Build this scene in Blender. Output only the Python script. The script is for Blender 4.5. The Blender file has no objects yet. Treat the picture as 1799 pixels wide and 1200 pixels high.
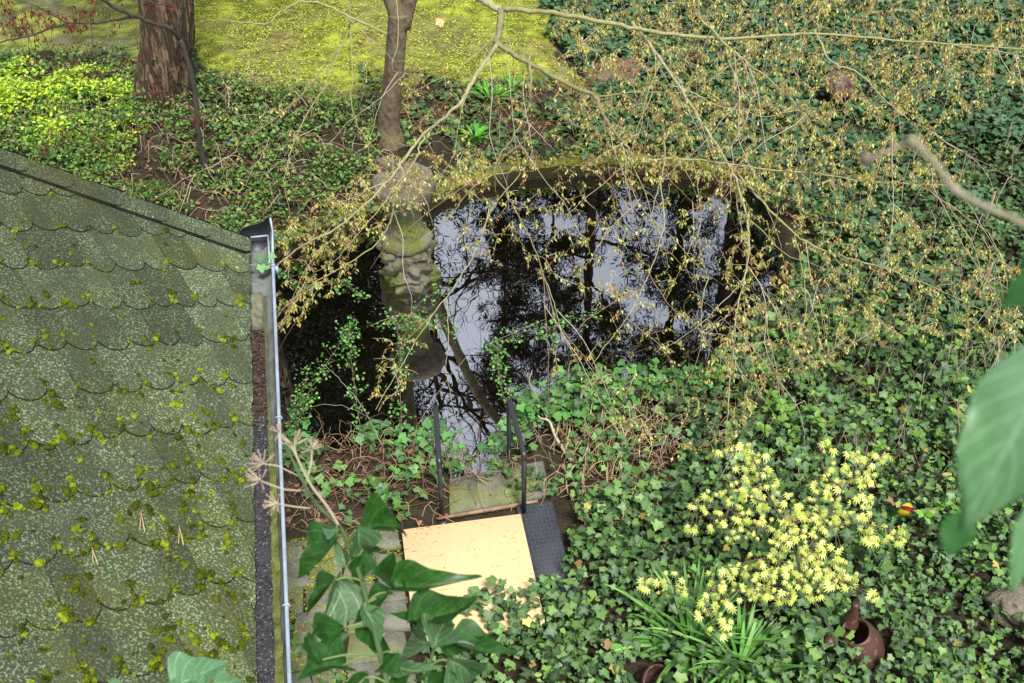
import bpy, math, random
import numpy as np
from mathutils import Vector
R_ = np.random.RandomState(11); random.seed(5)
S = bpy.context.scene; COL = S.collection
rad = math.radians
# ------------------------------------------------------------------ camera
FPX, HC, PITCH = 1962.0, 5.9, rad(42)
cam = bpy.data.cameras.new('camera'); camo = bpy.data.objects.new('camera', cam); COL.objects.link(camo)
camo.location = (0, 0, HC); camo.rotation_euler = (rad(48), 0, 0)
cam.sensor_width = 36; cam.lens = FPX / 1799 * 36; cam.clip_start = 0.05; cam.clip_end = 2000
cam.dof.use_dof = True; cam.dof.focus_distance = 7.6; cam.dof.aperture_fstop = 10
S.camera = camo
# ------------------------------------------------------------------ light
SUN_EL, SUN_AZ = rad(60), rad(160)      # azimuth from +Y towards +X
w = bpy.data.worlds.new('World'); S.world = w; w.use_nodes = True
nt = w.node_tree; nt.nodes.clear()
sky = nt.nodes.new('ShaderNodeTexSky'); sky.sky_type = 'NISHITA'; sky.sun_disc = False
sky.sun_elevation = SUN_EL; sky.sun_rotation = SUN_AZ; sky.air_density = 1.0; sky.dust_density = 3.0
tc = nt.nodes.new('ShaderNodeTexCoord'); cn = nt.nodes.new('ShaderNodeTexNoise'); cn.inputs['Scale'].default_value = 2.2; cn.inputs['Detail'].default_value = 6
cr = nt.nodes.new('ShaderNodeValToRGB'); cr.color_ramp.elements[0].position = .34; cr.color_ramp.elements[1].position = .62
cr.color_ramp.elements[0].color = (.45, .45, .45, 1)
mx = nt.nodes.new('ShaderNodeMixRGB'); mx.inputs[2].default_value = (11.5, 12.2, 13.8, 1)
bg = nt.nodes.new('ShaderNodeBackground'); bg.inputs['Strength'].default_value = 0.052
wo = nt.nodes.new('ShaderNodeOutputWorld'); L = nt.links.new
L(tc.outputs['Generated'], cn.inputs['Vector']); L(cn.outputs['Fac'], cr.inputs['Fac']); L(cr.outputs['Color'], mx.inputs[0])
L(sky.outputs['Color'], mx.inputs[1]); L(mx.outputs['Color'], bg.inputs['Color']); L(bg.outputs[0], wo.inputs['Surface'])
sl = bpy.data.lights.new('sun', 'SUN'); sl.energy = 3.9; sl.angle = rad(12); sl.color = (1, .96, .9)
so = bpy.data.objects.new('sun', sl); COL.objects.link(so)
sd = Vector((math.sin(SUN_AZ) * math.cos(SUN_EL), math.cos(SUN_AZ) * math.cos(SUN_EL), math.sin(SUN_EL)))
so.rotation_euler = sd.to_track_quat('Z', 'Y').to_euler()
S.view_settings.view_transform = 'Standard'; S.view_settings.look = 'None'; S.view_settings.exposure = 0.74; S.view_settings.gamma = 1
S.render.engine = 'CYCLES'; S.cycles.max_bounces = 6; S.cycles.transparent_max_bounces = 4
# ------------------------------------------------------------------ projection helpers (how the survey of the photo was turned into metres)
CP = np.array([0, 0, HC]); FW = np.array([0, math.cos(PITCH), -math.sin(PITCH)]); UP = np.array([0, math.sin(PITCH), math.cos(PITCH)]); RT = np.array([1., 0, 0])
def ray(x, y): return RT * (x - 899.5) / FPX + UP * (600 - y) / FPX + FW
def G(x, y, z=0.0):
    d = ray(x, y); return CP + d * (z - HC) / d[2]
def AY(x, y, Y):
    d = ray(x, y); return CP + d * (Y / d[1])
def AD(x, y, r):
    d = ray(x, y); return CP + d / np.linalg.norm(d) * r
def proj(P):
    d = np.asarray(P) - CP; wz = np.maximum(d @ FW, .1); return 899.5 + FPX * (d @ RT) / wz, 600 - FPX * (d @ UP) / wz
def inpoly(x, y, poly):
    x = np.asarray(x); y = np.asarray(y); ins = np.zeros(x.shape, bool); n = len(poly)
    for i in range(n):
        x0, y0 = poly[i]; x1, y1 = poly[(i + 1) % n]
        if y0 == y1: continue
        c = ((y0 > y) != (y1 > y)) & (x < (x1 - x0) * (y - y0) / (y1 - y0) + x0); ins ^= c
    return ins
def unit(v):
    v = np.asarray(v, float); return v / np.maximum(np.linalg.norm(v, axis=-1, keepdims=True), 1e-9)
_T = np.random.RandomState(3).rand(256, 256)
def vnoise(x, y, s):
    x = np.asarray(x) / s + 40; y = np.asarray(y) / s + 40; xi = np.floor(x).astype(int); yi = np.floor(y).astype(int); fx = x - xi; fy = y - yi
    fx = fx * fx * (3 - 2 * fx); fy = fy * fy * (3 - 2 * fy); a = lambda i, j: _T[i % 256, j % 256]
    return (a(xi, yi) * (1 - fx) + a(xi + 1, yi) * fx) * (1 - fy) + (a(xi, yi + 1) * (1 - fx) + a(xi + 1, yi + 1) * fx) * fy
def fbm(x, y, s): return (vnoise(x, y, s) + .5 * vnoise(x, y, s / 2.1) + .25 * vnoise(x, y, s / 4.3)) / 1.75
# ------------------------------------------------------------------ mesh helpers
class MB:
    def __init__(self): self.v = []; self.c = []; self.f = {}; self.n = 0; self.uv = []
    def add(self, v, f, c=(.5, .5, .5), uv=None):
        v = np.asarray(v, float).reshape(-1, 3); self.v.append(v)
        c = np.asarray(c, float); self.c.append(np.broadcast_to(c, (len(v), 3)))
        self.uv.append(np.zeros((len(v), 2)) if uv is None else np.asarray(uv, float))
        if isinstance(f, np.ndarray): f = [f]
        elif len(f) and not isinstance(f[0], np.ndarray):
            d = {}
            for q in f: d.setdefault(len(q), []).append(q)
            f = [np.array(q) for q in d.values()]
        for a in f: self.f.setdefault(a.shape[1], []).append(a + self.n)
        self.n += len(v)
    def build(self, name, mat, parent=None, smooth=False, loc=None):
        me = bpy.data.meshes.new(name); V = np.concatenate(self.v)
        if loc is not None: V = V - np.asarray(loc)
        loops = []; starts = []; tot = 0
        for k, fs in self.f.items():
            a = np.concatenate(fs); loops.append(a.ravel()); starts.append(tot + np.arange(len(a)) * k); tot += a.size
        loops = np.concatenate(loops); starts = np.concatenate(starts)
        me.vertices.add(len(V)); me.vertices.foreach_set('co', V.ravel().astype(np.float32))
        me.loops.add(len(loops)); me.loops.foreach_set('vertex_index', loops.astype(np.int32))
        me.polygons.add(len(starts)); me.polygons.foreach_set('loop_start', starts.astype(np.int32))
        me.update(calc_edges=True)
        me.validate()
        at = me.color_attributes.new('col', 'FLOAT_COLOR', 'POINT'); C = np.ones((len(V), 4)); C[:, :3] = np.concatenate(self.c)
        if len(at.data) == len(V): at.data.foreach_set('color', C.ravel().astype(np.float32))
        u = me.uv_layers.new(name='UVMap'); UVs = np.concatenate(self.uv)
        li = np.zeros(len(me.loops), np.int32); me.loops.foreach_get('vertex_index', li)
        u.data.foreach_set('uv', UVs[li].ravel().astype(np.float32))
        if smooth: me.polygons.foreach_set('use_smooth', np.ones(len(me.polygons), bool))
        me.materials.append(mat); o = bpy.data.objects.new(name, me); COL.objects.link(o)
        if loc is not None and parent is None: o.location = loc
        if parent is not None: o.parent = parent; o.matrix_parent_inverse = parent_inv(parent)
        return o
def parent_inv(p):
    from mathutils import Matrix
    m = Matrix.Identity(4); q = p
    while q is not None: m = Matrix.Translation(q.location) @ m; q = q.parent if q.parent and q.matrix_parent_inverse == Matrix.Identity(4) else None
    return m.inverted()
def thing(name, label, cat, loc, group=None):
    o = bpy.data.objects.new(name, None); COL.objects.link(o); o.location = tuple(loc); o.empty_display_size = .1
    return tag(o, label, cat, group)
def tag(o, label=None, cat=None, group=None, kind=None):
    if label: o['label'] = label
    if cat: o['category'] = cat
    if group: o['group'] = group
    if kind: o['kind'] = kind
    return o
def tube(mb, pts, rads, sides=6, col=(.5, .5, .5), cap=True, jit=0.0):
    P = np.asarray(pts, float); n = len(P); rads = np.broadcast_to(np.asarray(rads, float), (n,))
    T = unit(np.gradient(P, axis=0)); ref = np.array([0, 0, 1.]) if abs(T[0][2]) < .9 else np.array([1., 0, 0])
    a = np.arange(sides) * 2 * np.pi / sides; V = []
    s = unit(np.cross(T[0], ref))
    for i in range(n):
        s = unit(s - T[i] * (s @ T[i])); b = np.cross(T[i], s)
        r = rads[i] * (1 + jit * (R_.rand(sides, 1) - .5))
        V.append(P[i] + (np.cos(a)[:, None] * s + np.sin(a)[:, None] * b) * r)
    V = np.concatenate(V); i = np.arange(n - 1)[:, None] * sides; j = np.arange(sides)[None]; k = (j + 1) % sides
    F = np.stack([i + j, i + k, i + sides + k, i + sides + j], -1).reshape(-1, 4); fs = [F]
    if cap and sides > 2: fs += [np.arange(sides)[::-1][None], (np.arange(sides) + (n - 1) * sides)[None]]
    c = np.asarray(col, float)
    if c.ndim == 2: c = np.repeat(c, sides, axis=0)
    mb.add(V, fs, c)
def smooth_path(pts, k=5, wob=0.0):
    P = np.asarray(pts, float); n = len(P); E = np.vstack([2 * P[0] - P[1], P, 2 * P[-1] - P[-2]]); out = []
    for i in range(n - 1):
        p0, p1, p2, p3 = E[i:i + 4]
        for t in np.arange(k) / k: out.append(.5 * (2 * p1 + (p2 - p0) * t + (2 * p0 - 5 * p1 + 4 * p2 - p3) * t * t + (3 * p1 - p0 - 3 * p2 + p3) * t ** 3))
    out.append(P[-1]); out = np.array(out)
    if wob: out[1:-1] += R_.randn(len(out) - 2, 3) * wob
    return out
def lathe(mb, prof, origin=(0, 0, 0), axis=(0, 0, 1), n=24, sx=1.0, col=(.5, .5, .5), wob=0):
    ax = unit(axis); s = unit(np.cross(ax, [0, 1, .01])); b = np.cross(ax, s); a = np.arange(n) * 2 * np.pi / n; V = []
    wv = 1 + wob * (R_.rand(n) - .5)
    for r, h in prof:
        V.append(np.asarray(origin) + ax * h + (np.cos(a)[:, None] * s * sx + np.sin(a)[:, None] * b) * (r * wv)[:, None])
    V = np.concatenate(V); m = len(prof); i = np.arange(m - 1)[:, None] * n; j = np.arange(n)[None]; k = (j + 1) % n
    F = np.stack([i + j, i + k, i + n + k, i + n + j], -1).reshape(-1, 4)
    fs = [F]
    if prof[0][0] > 0.001: fs.append(np.arange(n)[::-1][None])
    if prof[-1][0] > 0.001: fs.append((np.arange(n) + (m - 1) * n)[None])
    mb.add(V, fs, col)
def blob(mb, c, r, col=(.5, .5, .5), rough=.15, n=10, ax=None, freq=2.5, seed=0):
    r = np.broadcast_to(np.asarray(r, float), (3,)); m = n; th = np.linspace(0, np.pi, m + 1)[1:-1]; ph = np.arange(2 * m) * np.pi / m
    D = [[0, 0, 1]] + [[math.sin(t) * math.cos(p), math.sin(t) * math.sin(p), math.cos(t)] for t in th for p in ph] + [[0, 0, -1]]
    D = np.array(D); q = D * freq + seed
    k = 1 + rough * (vnoise(q[:, 0] + q[:, 2] * 1.3, q[:, 1] - q[:, 2], 1.0) - .5) * 2 + rough * .6 * (vnoise(q[:, 0] * 2.3 + q[:, 2] * 2, q[:, 1] * 2.3 + 7, 1.0) - .5)
    V = D * k[:, None] * r
    if ax is not None: V = V @ np.array(ax)
    V = V + np.asarray(c); F = []; w2 = 2 * m
    T = [[0, 1 + j, 1 + (j + 1) % w2] for j in range(w2)]; last = len(D) - 1; b0 = 1 + (len(th) - 1) * w2
    T += [[last, b0 + (j + 1) % w2, b0 + j] for j in range(w2)]
    for i in range(len(th) - 1):
        for j in range(w2): F.append([1 + i * w2 + j, 1 + (i + 1) * w2 + j, 1 + (i + 1) * w2 + (j + 1) % w2, 1 + i * w2 + (j + 1) % w2])
    mb.add(V, [np.array(T), np.array(F)], col)
def slab(mb, corners, z0, z1, bev=.006, col=(.5, .5, .5)):
    """prism on a polygon (xy, counter-clockwise or not) with a small bevel on top; z0/z1 may be per-corner offsets"""
    P = np.asarray(corners, float)[:, :2]; c = P.mean(0); n = len(P)
    inn = P + (c - P) / np.linalg.norm(c - P, axis=1, keepdims=True) * bev * 1.4
    V = np.vstack([np.c_[P, np.full(n, z0)], np.c_[P, np.full(n, z1 - bev)], np.c_[inn, np.full(n, z1)]])
    F = [[i, (i + 1) % n, n + (i + 1) % n, n + i] for i in range(n)] + [[n + i, n + (i + 1) % n, 2 * n + (i + 1) % n, 2 * n + i] for i in range(n)]
    area = sum(P[i][0] * P[(i + 1) % n][1] - P[(i + 1) % n][0] * P[i][1] for i in range(n))
    top = list(range(2 * n, 3 * n)); bot = list(range(n))[::-1]
    F += [top, bot]
    if area < 0: F = [q[::-1] for q in F]
    mb.add(V, F, col)
# ------------------------------------------------------------------ materials
def mat(name, col=None, rough=.7, spec=.5, attr=False, noise=None, bump=None, transl=0.0, metal=0.0, coat=0.0, extra=None):
    m = bpy.data.materials.new(name); m.use_nodes = True; t = m.node_tree; b = t.nodes['Principled BSDF']; b.inputs['Roughness'].default_value = rough
    b.inputs['Specular IOR Level'].default_value = spec; b.inputs['Metallic'].default_value = metal; b.inputs['Coat Weight'].default_value = coat
    out = t.nodes['Material Output']; Lk = t.links.new; co = t.nodes.new('ShaderNodeTexCoord')
    if attr: a = t.nodes.new('ShaderNodeAttribute'); a.attribute_name = 'col'; src = a.outputs['Color']
    else: r = t.nodes.new('ShaderNodeRGB'); r.outputs[0].default_value = (*col, 1); src = r.outputs[0]
    for nz in (noise or []):          # (scale, lo, hi, colour or None(multiply), strength)
        sc, lo, hi, c2, st = nz[:5]; n = t.nodes.new('ShaderNodeTexNoise'); n.inputs['Scale'].default_value = sc; n.inputs['Detail'].default_value = 5
        Lk(co.outputs['Object'], n.inputs['Vector']); rp = t.nodes.new('ShaderNodeMapRange'); rp.inputs[1].default_value = lo; rp.inputs[2].default_value = hi
        rp.inputs[4].default_value = st; Lk(n.outputs['Fac'], rp.inputs[0]); x = t.nodes.new('ShaderNodeMixRGB'); Lk(rp.outputs[0], x.inputs[0]); Lk(src, x.inputs[1])
        x.inputs[2].default_value = (*c2, 1)
        if len(nz) > 5: x.blend_type = nz[5]
        src = x.outputs[0]
    if extra: src = extra(t, co, src, b)
    Lk(src, b.inputs['Base Color'])
    if bump:
        bs = t.nodes.new('ShaderNodeBump'); bs.inputs['Strength'].default_value = bump[1]; bs.inputs['Distance'].default_value = bump[2]; n = t.nodes.new('ShaderNodeTexNoise'); n.inputs['Scale'].default_value = bump[0]; n.inputs['Detail'].default_value = 6
        mp = t.nodes.new('ShaderNodeMapping'); mp.inputs['Scale'].default_value = bump[3] if len(bump) > 3 else (1, 1, 1)
        Lk(co.outputs['Object'], mp.inputs[0]); Lk(mp.outputs[0], n.inputs['Vector']); Lk(n.outputs['Fac'], bs.inputs['Height']); Lk(bs.outputs[0], b.inputs['Normal'])
    if transl:
        tr = t.nodes.new('ShaderNodeBsdfTranslucent'); Lk(src, tr.inputs['Color']); ms = t.nodes.new('ShaderNodeMixShader'); ms.inputs[0].default_value = transl
        Lk(b.outputs[0], ms.inputs[1]); Lk(tr.outputs[0], ms.inputs[2]); Lk(ms.outputs[0], out.inputs['Surface'])
    return m
M = {}
M['ground'] = mat('soil', rough=.95, spec=.2, attr=True, noise=[(9, .35, .75, (.35, .33, .28), .55, 'MULTIPLY'), (60, .4, .7, (.5, .5, .45), .6, 'MULTIPLY')], bump=(45, 1, .03))
M['ivy'] = mat('ivy_leaf', rough=.45, spec=.24, attr=True, transl=.12)
M['leaf'] = mat('soft_leaf', rough=.5, spec=.4, attr=True, transl=.3)
M['dull'] = mat('dry_plant', rough=.85, spec=.2, attr=True)
M['moss'] = mat('moss', rough=1, spec=.1, attr=True, noise=[(70, .4, .65, (.55, .6, .4), .7, 'MULTIPLY')], bump=(160, 1, .012))
def ex_bark(t, co, src, b):
    Lk = t.links.new; mp = t.nodes.new('ShaderNodeMapping'); mp.inputs['Scale'].default_value = (24, 24, 2.6); Lk(co.outputs['Object'], mp.inputs[0]); n = t.nodes.new('ShaderNodeTexNoise'); n.inputs['Scale'].default_value = 1; n.inputs['Detail'].default_value = 5; n.inputs['Distortion'].default_value = .8; Lk(mp.outputs[0], n.inputs['Vector'])
    r_ = t.nodes.new('ShaderNodeMapRange'); r_.inputs[1].default_value = .42; r_.inputs[2].default_value = .58; Lk(n.outputs['Fac'], r_.inputs[0]); x = t.nodes.new('ShaderNodeMixRGB'); Lk(r_.outputs[0], x.inputs[0]); x.inputs[1].default_value = (.05, .036, .024, 1); Lk(src, x.inputs[2])
    bs = t.nodes.new('ShaderNodeBump'); bs.inputs['Distance'].default_value = .03; Lk(r_.outputs[0], bs.inputs['Height']); Lk(bs.outputs[0], b.inputs['Normal']); return x.outputs[0]
M['bark'] = mat('bark', (.22, .15, .095), rough=.9, spec=.2, extra=ex_bark, noise=[(14, .42, .62, (.10, .065, .04), .8), (5, .5, .75, (.16, .15, .08), .5)])
M['bark_grey'] = mat('lichen_bark', (.17, .13, .09), rough=.9, spec=.2, noise=[(18, .4, .62, (.08, .055, .035), .8), (5, .45, .7, (.2, .2, .09), .6)], bump=(30, .8, .02, (1, 1, .4)))
M['twig'] = mat('lichen_twig', rough=.8, spec=.3, attr=True, noise=[(30, .4, .65, (.5, .5, .4), .6, 'MULTIPLY')])
M['pine'] = mat('pine_needles', (.012, .02, .009), rough=.7, spec=.2)
M['pinebark'] = mat('pine_bark', (.04, .025, .018), rough=.9, spec=.1, bump=(10, 1, .05))
M['stone'] = mat('mossy_stone', (.20, .185, .14), rough=.95, spec=.2, noise=[(7, .42, .62, (.12, .10, .07), .8), (30, .5, .7, (.3, .28, .21), .5), (3.5, .42, .58, (.15, .18, .025), .8)], bump=(28, 1, .03))
M['rim'] = mat('moss_over_stone', (.2, .22, .02), rough=1, spec=.1, noise=[(6, .4, .62, (.12, .11, .03), .8), (40, .45, .65, (.5, .5, .4), .7, 'MULTIPLY')], bump=(60, 1, .03))
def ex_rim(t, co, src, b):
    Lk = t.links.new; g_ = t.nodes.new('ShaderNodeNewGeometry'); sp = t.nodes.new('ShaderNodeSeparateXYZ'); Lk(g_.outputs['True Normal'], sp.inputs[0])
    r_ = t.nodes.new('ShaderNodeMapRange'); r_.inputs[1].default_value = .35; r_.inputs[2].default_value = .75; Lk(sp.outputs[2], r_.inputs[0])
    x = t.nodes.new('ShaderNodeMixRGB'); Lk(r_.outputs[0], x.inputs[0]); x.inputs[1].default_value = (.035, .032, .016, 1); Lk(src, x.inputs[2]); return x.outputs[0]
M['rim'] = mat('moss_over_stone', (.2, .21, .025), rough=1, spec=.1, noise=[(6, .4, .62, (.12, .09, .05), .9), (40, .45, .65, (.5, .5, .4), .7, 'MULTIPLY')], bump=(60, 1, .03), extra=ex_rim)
M['basin'] = mat('weathered_sandstone', (.17, .145, .105), rough=.9, spec=.2, noise=[(9, .4, .65, (.07, .06, .045), .8), (45, .5, .7, (.26, .23, .17), .6)], bump=(50, .9, .015))
M['zinc'] = mat('zinc', (.33, .40, .47), rough=.5, metal=.25, noise=[(12, .4, .7, (.18, .22, .26), .6)], bump=(20, .1, .002))
M['zinc_in'] = mat('weathered_zinc', (.15, .17, .17), rough=.8, noise=[(9, .4, .65, (.07, .07, .055), .8), (40, .5, .7, (.2, .22, .16), .5)])
M['zinc_dark'] = mat('dark_zinc', (.055, .07, .085), rough=.5, metal=.3, noise=[(15, .4, .7, (.03, .03, .035), .6)])
M['rail'] = mat('black_rail', (.022, .024, .028), rough=.33, spec=.6, noise=[(25, .5, .7, (.05, .035, .025), .5)])
M['slabst'] = mat('paving_concrete', (.18, .18, .145), rough=.95, spec=.2, noise=[(8, .4, .65, (.08, .085, .06), .8), (3, .5, .62, (.15, .17, .035), .7), (70, .5, .7, (.2, .2, .16), .5)], bump=(70, .8, .01))
M['plank'] = mat('weathered_plank', (.30, .2, .12), rough=.85, noise=[(20, .4, .65, (.12, .08, .05), .7)], bump=(40, .6, .01))
M['iron'] = mat('worn_iron', (.05, .056, .068), rough=.55, metal=.15, spec=.45, noise=[(6, .4, .7, (.022, .022, .025), .8)], bump=(120, .3, .003))
M['tread'] = mat('rubbed_iron', (.066, .072, .084), rough=.45, metal=.2)
M['terra'] = mat('terracotta', (.075, .032, .022), rough=.5, spec=.45, noise=[(8, .42, .62, (.06, .028, .02), .8), (22, .55, .7, (.22, .15, .11), .5)], bump=(40, .4, .006))
M['glaze_g'] = mat('green_glaze', (.008, .05, .014), rough=.2, coat=.5, noise=[(14, .45, .65, (.03, .11, .012), .8)])
M['glaze_y'] = mat('yellow_glaze', (.42, .30, .02), rough=.25, coat=.5, noise=[(20, .5, .7, (.3, .3, .02), .6)])
M['glaze_r'] = mat('red_glaze', (.22, .02, .008), rough=.35)
M['plaster'] = mat('rendered_wall', (.12, .11, .09), rough=.9, noise=[(4, .4, .7, (.05, .055, .035), .7)], bump=(60, .5, .01))
M['wood'] = mat('dark_timber', (.045, .03, .02), rough=.8, bump=(30, .6, .01, (1, 1, .1)))
def ex_lid(t, co, src, b):           # fine dark scratches and specks of a cut panel
    Lk = t.links.new; mp = t.nodes.new('ShaderNodeMapping'); mp.inputs['Rotation'].default_value = (0, 0, .7); mp.inputs['Scale'].default_value = (28, 70, 30)
    Lk(co.outputs['Object'], mp.inputs[0]); v = t.nodes.new('ShaderNodeTexNoise'); v.inputs['Scale'].default_value = 1; v.inputs['Detail'].default_value = 3; v.inputs['Distortion'].default_value = 1.5; Lk(mp.outputs[0], v.inputs['Vector'])
    n2 = t.nodes.new('ShaderNodeTexNoise'); n2.inputs['Scale'].default_value = 4; Lk(co.outputs['Object'], n2.inputs['Vector'])
    ad = t.nodes.new('ShaderNodeMath'); ad.operation = 'MULTIPLY_ADD'; Lk(n2.outputs['Fac'], ad.inputs[0]); ad.inputs[1].default_value = .25; Lk(v.outputs['Fac'], ad.inputs[2])
    r = t.nodes.new('ShaderNodeMapRange'); r.inputs[1].default_value = .79; r.inputs[2].default_value = .81; Lk(ad.outputs[0], r.inputs[0])
    m = t.nodes.new('ShaderNodeMixRGB'); Lk(r.outputs[0], m.inputs[0]); Lk(src, m.inputs[1]); m.inputs[2].default_value = (.22, .13, .05, 1); return m.outputs[0]
M['lid'] = mat('yellow_board', (.62, .455, .235), rough=.6, spec=.3, noise=[(5, .4, .7, (.55, .43, .25), .8), (160, .55, .75, (.6, .4, .17), .4)], extra=ex_lid)
def ex_roof(t, co, src0, b):
    Lk = t.links.new; rr0 = t.nodes.new('ShaderNodeRGB'); rr0.outputs[0].default_value = (.030, .038, .021, 1); src = rr0.outputs[0]
    def layer(src, sc, lo, hi, c, st, det=2, mask=None):
        n = t.nodes.new('ShaderNodeTexNoise'); n.inputs['Scale'].default_value = sc; n.inputs['Detail'].default_value = det; n.inputs['Roughness'].default_value = .6
        Lk(co.outputs['Object'], n.inputs['Vector']); r = t.nodes.new('ShaderNodeMapRange'); r.inputs[1].default_value = lo; r.inputs[2].default_value = hi; r.inputs[4].default_value = st; Lk(n.outputs['Fac'], r.inputs[0])
        f = r.outputs[0]
        if mask is not None: mu = t.nodes.new('ShaderNodeMath'); mu.operation = 'MULTIPLY'; Lk(f, mu.inputs[0]); Lk(mask, mu.inputs[1]); f = mu.outputs[0]
        x = t.nodes.new('ShaderNodeMixRGB'); Lk(f, x.inputs[0]); Lk(src, x.inputs[1]); x.inputs[2].default_value = (*c, 1); return x.outputs[0]
    src = layer(src, 4, .4, .7, (.035, .046, .02), .7); src = layer(src, 2.2, .5, .66, (.042, .045, .012), .8)
    n = t.nodes.new('ShaderNodeTexNoise'); n.inputs['Scale'].default_value = 5; n.inputs['Detail'].default_value = 3; Lk(co.outputs['Object'], n.inputs['Vector'])
    r = t.nodes.new('ShaderNodeMapRange'); r.inputs[1].default_value = .36; r.inputs[2].default_value = .58; r.inputs[3].default_value = .25; Lk(n.outputs['Fac'], r.inputs[0])
    src = layer(src, 95, .52, .62, (.15, .20, .11), .85, 3, r.outputs[0])
    src = layer(src, 34, .66, .72, (.26, .31, .22), .6, 3)
    src = layer(src, 60, .62, .70, (.07, .085, .02), .8, 2)
    x = t.nodes.new('ShaderNodeMixRGB'); x.blend_type = 'MULTIPLY'; x.inputs[0].default_value = 1; Lk(src, x.inputs[1]); Lk(src0, x.inputs[2]); return x.outputs[0]
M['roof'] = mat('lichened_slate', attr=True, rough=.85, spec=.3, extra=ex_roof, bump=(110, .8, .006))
def ex_veins(t, co, src, b):
    Lk = t.links.new; N = t.nodes.new
    def math_(op, a, bb=None, c=None):
        m = N('ShaderNodeMath'); m.operation = op
        for i, q in enumerate((a, bb, c)):
            if q is None: continue
            if isinstance(q, (int, float)): m.inputs[i].default_value = q
            else: Lk(q, m.inputs[i])
        return m.outputs[0]
    uv = N('ShaderNodeUVMap'); sp = N('ShaderNodeSeparateXYZ'); Lk(uv.outputs[0], sp.inputs[0]); v = math_('ABSOLUTE', sp.outputs[0]); u = sp.outputs[1]
    mid = math_('SUBTRACT', 1, math_('SMOOTH_MIN', math_('MULTIPLY', v, 22), 1, .1)); mid = math_('MAXIMUM', mid, 0)
    fr = math_('FRACT', math_('MULTIPLY', math_('SUBTRACT', u, math_('MULTIPLY', v, .38)), 5.5)); ab = math_('ABSOLUTE', math_('SUBTRACT', fr, .5))
    lat = math_('MAXIMUM', math_('SUBTRACT', 1, math_('MULTIPLY', ab, 11)), 0)
    vo = N('ShaderNodeTexVoronoi'); vo.feature = 'DISTANCE_TO_EDGE'; vo.inputs['Scale'].default_value = 9; Lk(uv.outputs[0], vo.inputs['Vector'])
    net = math_('MULTIPLY', math_('MAXIMUM', math_('SUBTRACT', 1, math_('MULTIPLY', vo.outputs['Distance'], 16)), 0), .45)
    tot = math_('MINIMUM', math_('ADD', math_('MAXIMUM', mid, math_('MULTIPLY', lat, .7)), net), 1)
    geo = N('ShaderNodeNewGeometry'); front = math_('SUBTRACT', 1, math_('MULTIPLY', geo.outputs['Backfacing'], .5)); tot = math_('MULTIPLY', tot, front)
    x = N('ShaderNodeMixRGB'); Lk(math_('MULTIPLY', tot, .7), x.inputs[0]); Lk(src, x.inputs[1]); x.inputs[2].default_value = (.28, .42, .22, 1); return x.outputs[0]
M['bigleaf'] = mat('veined_ivy', attr=True, rough=.36, spec=.25, extra=ex_veins, transl=.15)
def ex_soft(t, co, src, b):
    x = ex_veins(t, co, src, b); nd = [n for n in t.nodes if n.type == 'MIX_RGB'][-1]; nd.inputs[2].default_value = (.07, .16, .04, 1)
    n = t.nodes.new('ShaderNodeTexNoise'); n.inputs['Scale'].default_value = 60; t.links.new(co.outputs['Object'], n.inputs['Vector']); m_ = t.nodes.new('ShaderNodeMapRange'); m_.inputs[1].default_value = .3; m_.inputs[2].default_value = .7; m_.inputs[3].default_value = .65; m_.inputs[4].default_value = 1.3; t.links.new(n.outputs['Fac'], m_.inputs[0])
    y = t.nodes.new('ShaderNodeMixRGB'); y.blend_type = 'MULTIPLY'; y.inputs[0].default_value = 1; t.links.new(x, y.inputs[1]); t.links.new(m_.outputs[0], y.inputs[2]); return y.outputs[0]
M['darkleaf'] = mat('glossy_ivy', attr=True, rough=.36, spec=.3, extra=ex_soft, transl=.2)
# water: dark, glossy
m = bpy.data.materials.new('pond_water'); m.use_nodes = True; t = m.node_tree; t.nodes.clear()
o_ = t.nodes.new('ShaderNodeOutputMaterial'); df = t.nodes.new('ShaderNodeBsdfDiffuse'); df.inputs[0].default_value = (.0035, .003, .0012, 1)
gl = t.nodes.new('ShaderNodeBsdfGlossy'); gl.inputs['Roughness'].default_value = .007; gl.inputs[0].default_value = (.93, .95, 1, 1)
fr = t.nodes.new('ShaderNodeFresnel'); fr.inputs['IOR'].default_value = 5.4
nz = t.nodes.new('ShaderNodeTexNoise'); nz.inputs['Scale'].default_value = 2.5; nz.inputs['Detail'].default_value = 2; bp = t.nodes.new('ShaderNodeBump'); bp.inputs['Strength'].default_value = .35; bp.inputs['Distance'].default_value = .003
co = t.nodes.new('ShaderNodeTexCoord'); t.links.new(co.outputs['Object'], nz.inputs['Vector']); t.links.new(nz.outputs['Fac'], bp.inputs['Height']); t.links.new(bp.outputs[0], gl.inputs['Normal'])
ms = t.nodes.new('ShaderNodeMixShader'); t.links.new(fr.outputs[0], ms.inputs[0]); t.links.new(df.outputs[0], ms.inputs[1]); t.links.new(gl.outputs[0], ms.inputs[2]); t.links.new(ms.outputs[0], o_.inputs[0]); M['water'] = m
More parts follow.
